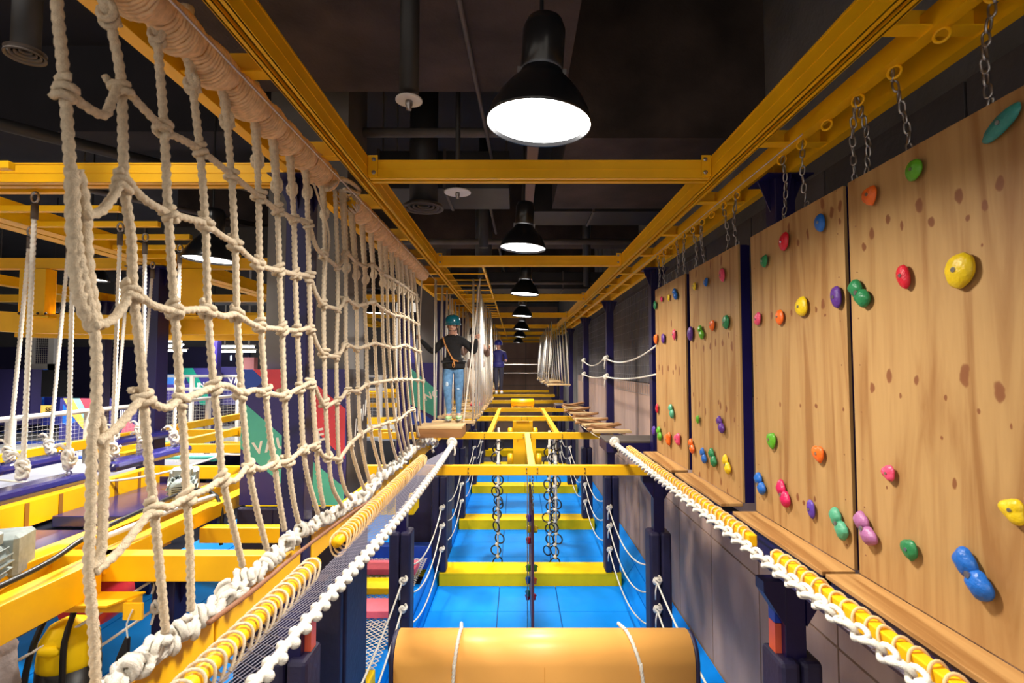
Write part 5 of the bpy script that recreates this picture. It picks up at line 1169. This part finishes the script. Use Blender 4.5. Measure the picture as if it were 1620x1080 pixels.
a, b = at(188, 690, 16), at(216, 648, 16)
t = thing('mural_board', 'pink and navy mural piece behind the broad navy post', 'mural', (a.x, 16, a.z)); obj('backing', MB().box(a.x, b.x, 16.0, 16.05, a.z, b.z), mat('mural navy', (.03, .03, .18), .5), t)
obj('pink_shape', MB().prism([(a.x, 15.99, a.z), (b.x, 15.99, a.z), (b.x-.05, 15.99, a.z+.35), (b.x-.25, 15.99, a.z+.5)], (0, .008, 0)), PINK, t)
for k in range(4): obj('white_stroke', MB().box(a.x+.02+k*.06, a.x+.05+k*.06, 15.985, 15.99, a.z+.55, b.z-.02), WPR, t)
# far green banner and others
a, b = at(289, 640, 22), at(338, 582, 22); W, H = b.x-a.x, b.z-a.z
t = thing('far_banner', 'far navy banner with green diagonal and VAUNCE lettering', 'banner', (a.x, 22, a.z)); obj('backing', MB().box(a.x, b.x+.2, 22, 22.05, a.z, b.z), BANN, t)
flat_poly([(0, 1), (.3, 1), (1, .05), (1, 0), (.6, 0), (.0, .85)], mp_ if False else (lambda u, v, d: Vector((a.x+u*W, 21.999-d, a.z+v*H))), GREENM, 'green_band', t)
text('VAUNCE', t, (a.x+.05, 21.98, a.z+.62), (1, 0, .12), (-.12, 0, 1), .32, WPR)
a, b = at(338, 640, 22.4), at(384, 580, 22.4)
t = thing('far_banner', 'far dark navy banner with white arrow and VAU lettering', 'banner', (a.x, 22.4, a.z)); obj('backing', MB().box(a.x, b.x, 22.4, 22.45, a.z, b.z), BANN, t)
c = at(343, 600, 22.38); obj('white_arrow', MB().prism([c+Vector((-.2, 0, -.35)), c+Vector((.3, 0, -.3)), c+Vector((.0, 0, .1)), c+Vector((.3, 0, .1)), c+Vector((-.1, 0, .5))], (0, .01, 0)), WPR, t)
c = at(362, 607, 22.38); text('VAU', t, c, (1, 0, .15), (-.15, 0, 1), .38, WPR)
far_box(384, 565, 402, 640, 21, .3, mat('dusty pink wall', (.42, .16, .18), .7), 'pink_wall', 'dusty pink wall end beside the tall banner', 'wall panel')
far_box(388, 595, 398, 620, 20.8, .2, RED, 'red_box', 'small red box in front of the dusty pink wall', 'box')
far_box(258, 592, 282, 608, 21, .4, mat('sky blue counter', (.05, .22, .70), .5), 'blue_counter', 'bright blue counter behind the broad navy post', 'counter'); far_box(258, 608, 292, 640, 20.8, .5, mat('indigo counter', (.06, .04, .28), .5), 'indigo_counter', 'indigo counter front below the bright blue one', 'counter')
# strip lights
for k, (x0, x1, py, Y) in enumerate(((262, 285, 541, 21), (225, 285, 549, 20), (262, 292, 556, 19), (345, 400, 550, 20), (345, 402, 557, 19), (300, 338, 537, 22))):
    a, b = at(x0, py, Y), at(x1, py, Y)
    t = thing('strip_light', 'bright white strip light on the hall ceiling, %s of the group' % ORD[k], 'lamp', (a.x, Y, a.z), 'strip lights of the hall')
    obj('tube', MB().box(a.x, b.x, Y, Y+.12, a.z, a.z+.07), mat('strip glow', (1, 1, 1), emit=7), t); obj('casing', MB().box(a.x-.05, b.x+.05, Y-.02, Y+.14, a.z+.075, a.z+.13).box(a.x+.2, a.x+.22, Y+.05, Y+.07, a.z+.13, 4.4).box(b.x-.22, b.x-.2, Y+.05, Y+.07, a.z+.13, 4.4), WHITE, t)
o_ = far_box(364, 562, 367, 570, 23.9, .1, mat('exit glow', (.8, 1, 1), emit=5), 'exit_light', 'tiny bright sign light under the strip lights', 'lamp')
# ------- lower left corner things
t = thing('punch_bag', 'yellow and black padded bag hanging at lower left', 'bag', (-3.42, 4.1, -3.3))
c = Vector((-3.42, 4.12, -2.28))
obj('black_body', MB().lathe([(.16, -1.0), (.19, -.95), (.205, -.3), (.20, .03)], c, 24), DARK, t, smooth=True)
obj('yellow_top', MB().lathe([(.192, .0), (.197, .08), (.185, .22), (.13, .32), (.05, .36)], c, 24), YELP, t, smooth=True)
for s in (-.12, .10):
    obj('strap', MB().tube(spline([c+Vector((s*1.2, -.20, -.3)), c+Vector((s*1.25, -.205, 0)), c+Vector((s, -.17, .26)), c+Vector((s*.9, -.1, .40)), c+Vector((s*.8, -.05, .5))], .06), .022, 6), DARK, t)
obj('fold', MB().blob(c+Vector((-.0, -.18, .20)), (.09, .04, .04), 10, 6), YELP, t, smooth=True)
t = tag(obj('climbing_boulder', MB().blob((-3.60, 3.55, -2.12), (.26, .22, .42), 16, 12, lambda d: 1+.10*math.sin(7*d.x+5*d.z)+.08*math.sin(11*d.z+3*d.y)), mat('rock grey', (.30, .25, .24), .9, var=.35, vscale=7, bump=.8, bscale=9), smooth=True), 'grey brown rock shaped lump with hollows at the lower left border', 'rock')
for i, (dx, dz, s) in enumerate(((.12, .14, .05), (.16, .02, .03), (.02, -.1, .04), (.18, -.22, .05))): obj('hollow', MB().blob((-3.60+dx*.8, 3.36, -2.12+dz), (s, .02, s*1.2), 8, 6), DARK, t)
tag(obj('red_ball', MB().lathe([(.05, -.2), (.24, -.19), (.25, 0), (.24, .19), (.05, .2)], (-4.15, 5.3, -2.28), 24, 'Y'), RED, smooth=True), 'dark red round pad behind the yellow bracket', 'pad')
bl = thing('sloped_side_mats', 'blue mats sloping under the left hall beams', 'crash mats', (-4, 7, -4))
for k in range(4):
    obj('side_mat', MB().prism([(-5.9+k*.62, 5.5, -3.2-k*.14), (-5.3+k*.62, 5.5, -3.34-k*.14), (-5.3+k*.62, 5.5, -3.42-k*.14), (-5.9+k*.62, 5.5, -3.28-k*.14)], (0, 7, 0)), BLUE, bl)
yb(-5.4, -1.95, 4.5, 5.0, -3.5, -3.1, 'yellow foam bolster below the left hall, behind the black straps', 'bolster', YELP, 'bolster', bevel=.03)
yb(-5.4, -1.95, 3.2, 3.9, -4.2, -3.8, 'yellow foam bolster at the bottom of the left hall', 'bolster', YELP, 'bolster', bevel=.03)
tag(obj('floor_mat', MB().box(-5.6, -1.95, 3.9, 5.5, -4.3, -4.2), BLUE), 'dark blue mat between the foam bolsters of the left hall', 'mat')
post(-2.86, 4.42, 'slim navy post with white knots behind the front net', half=.09, zlo=-4.2, ztop=-1.68, pad=None, low=False)
for k, (z, e) in enumerate(((-1.68, -2.6), (-1.92, -2.9), (-2.2, -3.1))):
    t = thing('hand_rope', 'white rope slanting from the slim navy post, %s knot' % ['upper', 'middle', 'lower'][k], 'rope', (-2.9, 4.30, z)); b = wloc(t)
    obj('rope_line', MB().tube(cat_pts((-2.88, 4.31, z), (-4.1, 3.6, e+.25), .04), .011, 7), ROPEW, t, smooth=True); put('end_knot', PK, t, Vector((-2.88, 4.30, z))-b, (1.2, 0, 0)); obj('knot_tail', MB().tube([(-2.88, 4.28, z), (-2.90, 4.26, z-.12)], .01, 6), ROPEW, t)
t = thing('black_straps', 'bundle of black straps hanging from the bracket tip', 'strap', (-2.85, 3.93, -1.9))
obj('cord_loop', MB().tube(spline([(-2.82, 3.94, -1.78), (-2.86, 3.94, -1.88), (-2.85, 3.94, -1.98)], .05), .006, 6), ROPEW, t)
for k, (dx, dz) in enumerate(((-.25, -.75), (-.10, -.78), (.03, -.7))): obj('strap', MB().tube(spline([(-2.85, 3.94, -1.98), (-2.86+dx*.3, 3.94, -2.2), (-2.85+dx, 3.93, -1.98+dz)], .06), .02, 6), DARK, t)
# net with foam steps (seen right of the column padding)
netthing('step_net', net_strip((-3.6, 7.3, -4.15), (-3.6, 11.6, -4.15), (-1.95, 7.3, -4.15), (-1.95, 11.6, -4.15), 40, 15, .007, None), ROPEW, 'white rope floor net under the pink and yellow steps')
for k, (y, m, c) in enumerate(((10.6, PINK, 'pink'), (9.7, YELP, 'yellow'), (8.8, PINK, 'pink'))):
    tag(obj('foam_step', MB().box(-3.3, -2.02-.0*k, y, y+.5, -4.12, -4.0), m, bevel=.015), '%s foam step on the white floor net, %s' % (c, ['farthest', 'middle', 'nearest'][k]), 'foam step')
yb(-3.6, -1.9, 6.85, 7.25, -4.5, -4.05, 'yellow foam bolster before the white floor net', 'bolster', YELP, 'bolster', bevel=.02)
yb(-4.6, -1.9, 11.9, 12.2, -4.5, -4.0, 'blue foam edge behind the pink step', 'mat', BANB, 'foam_edge')
yb(-4.6, -1.95, 12.25, 12.9, FZ+.05, -4.35, 'yellow foam bolster beyond the floor net', 'bolster', YELP, 'bolster', bevel=.02)
yb(-5.6, -1.95, 7.3, 11.85, FZ, FZ+.05, 'pale blue mat floor under the white floor net', 'mat', BLUE, 'floor_mat')
yb(-5.6, -1.95, 13.2, 18, FZ, FZ+.05, 'blue mat floor beyond the floor net', 'mat', BLUE, 'floor_mat')
# wire mesh on the right wall
netthing('wall_mesh', net_strip((2.78, 8, -.6), (2.78, 24, -.6), (2.78, 8, 1.7), (2.78, 24, 1.7), 70, 11, .004, None, diamond=False), mat('grey wire', (.32, .32, .33), .5), 'fine square wire mesh in front of the grey wall')
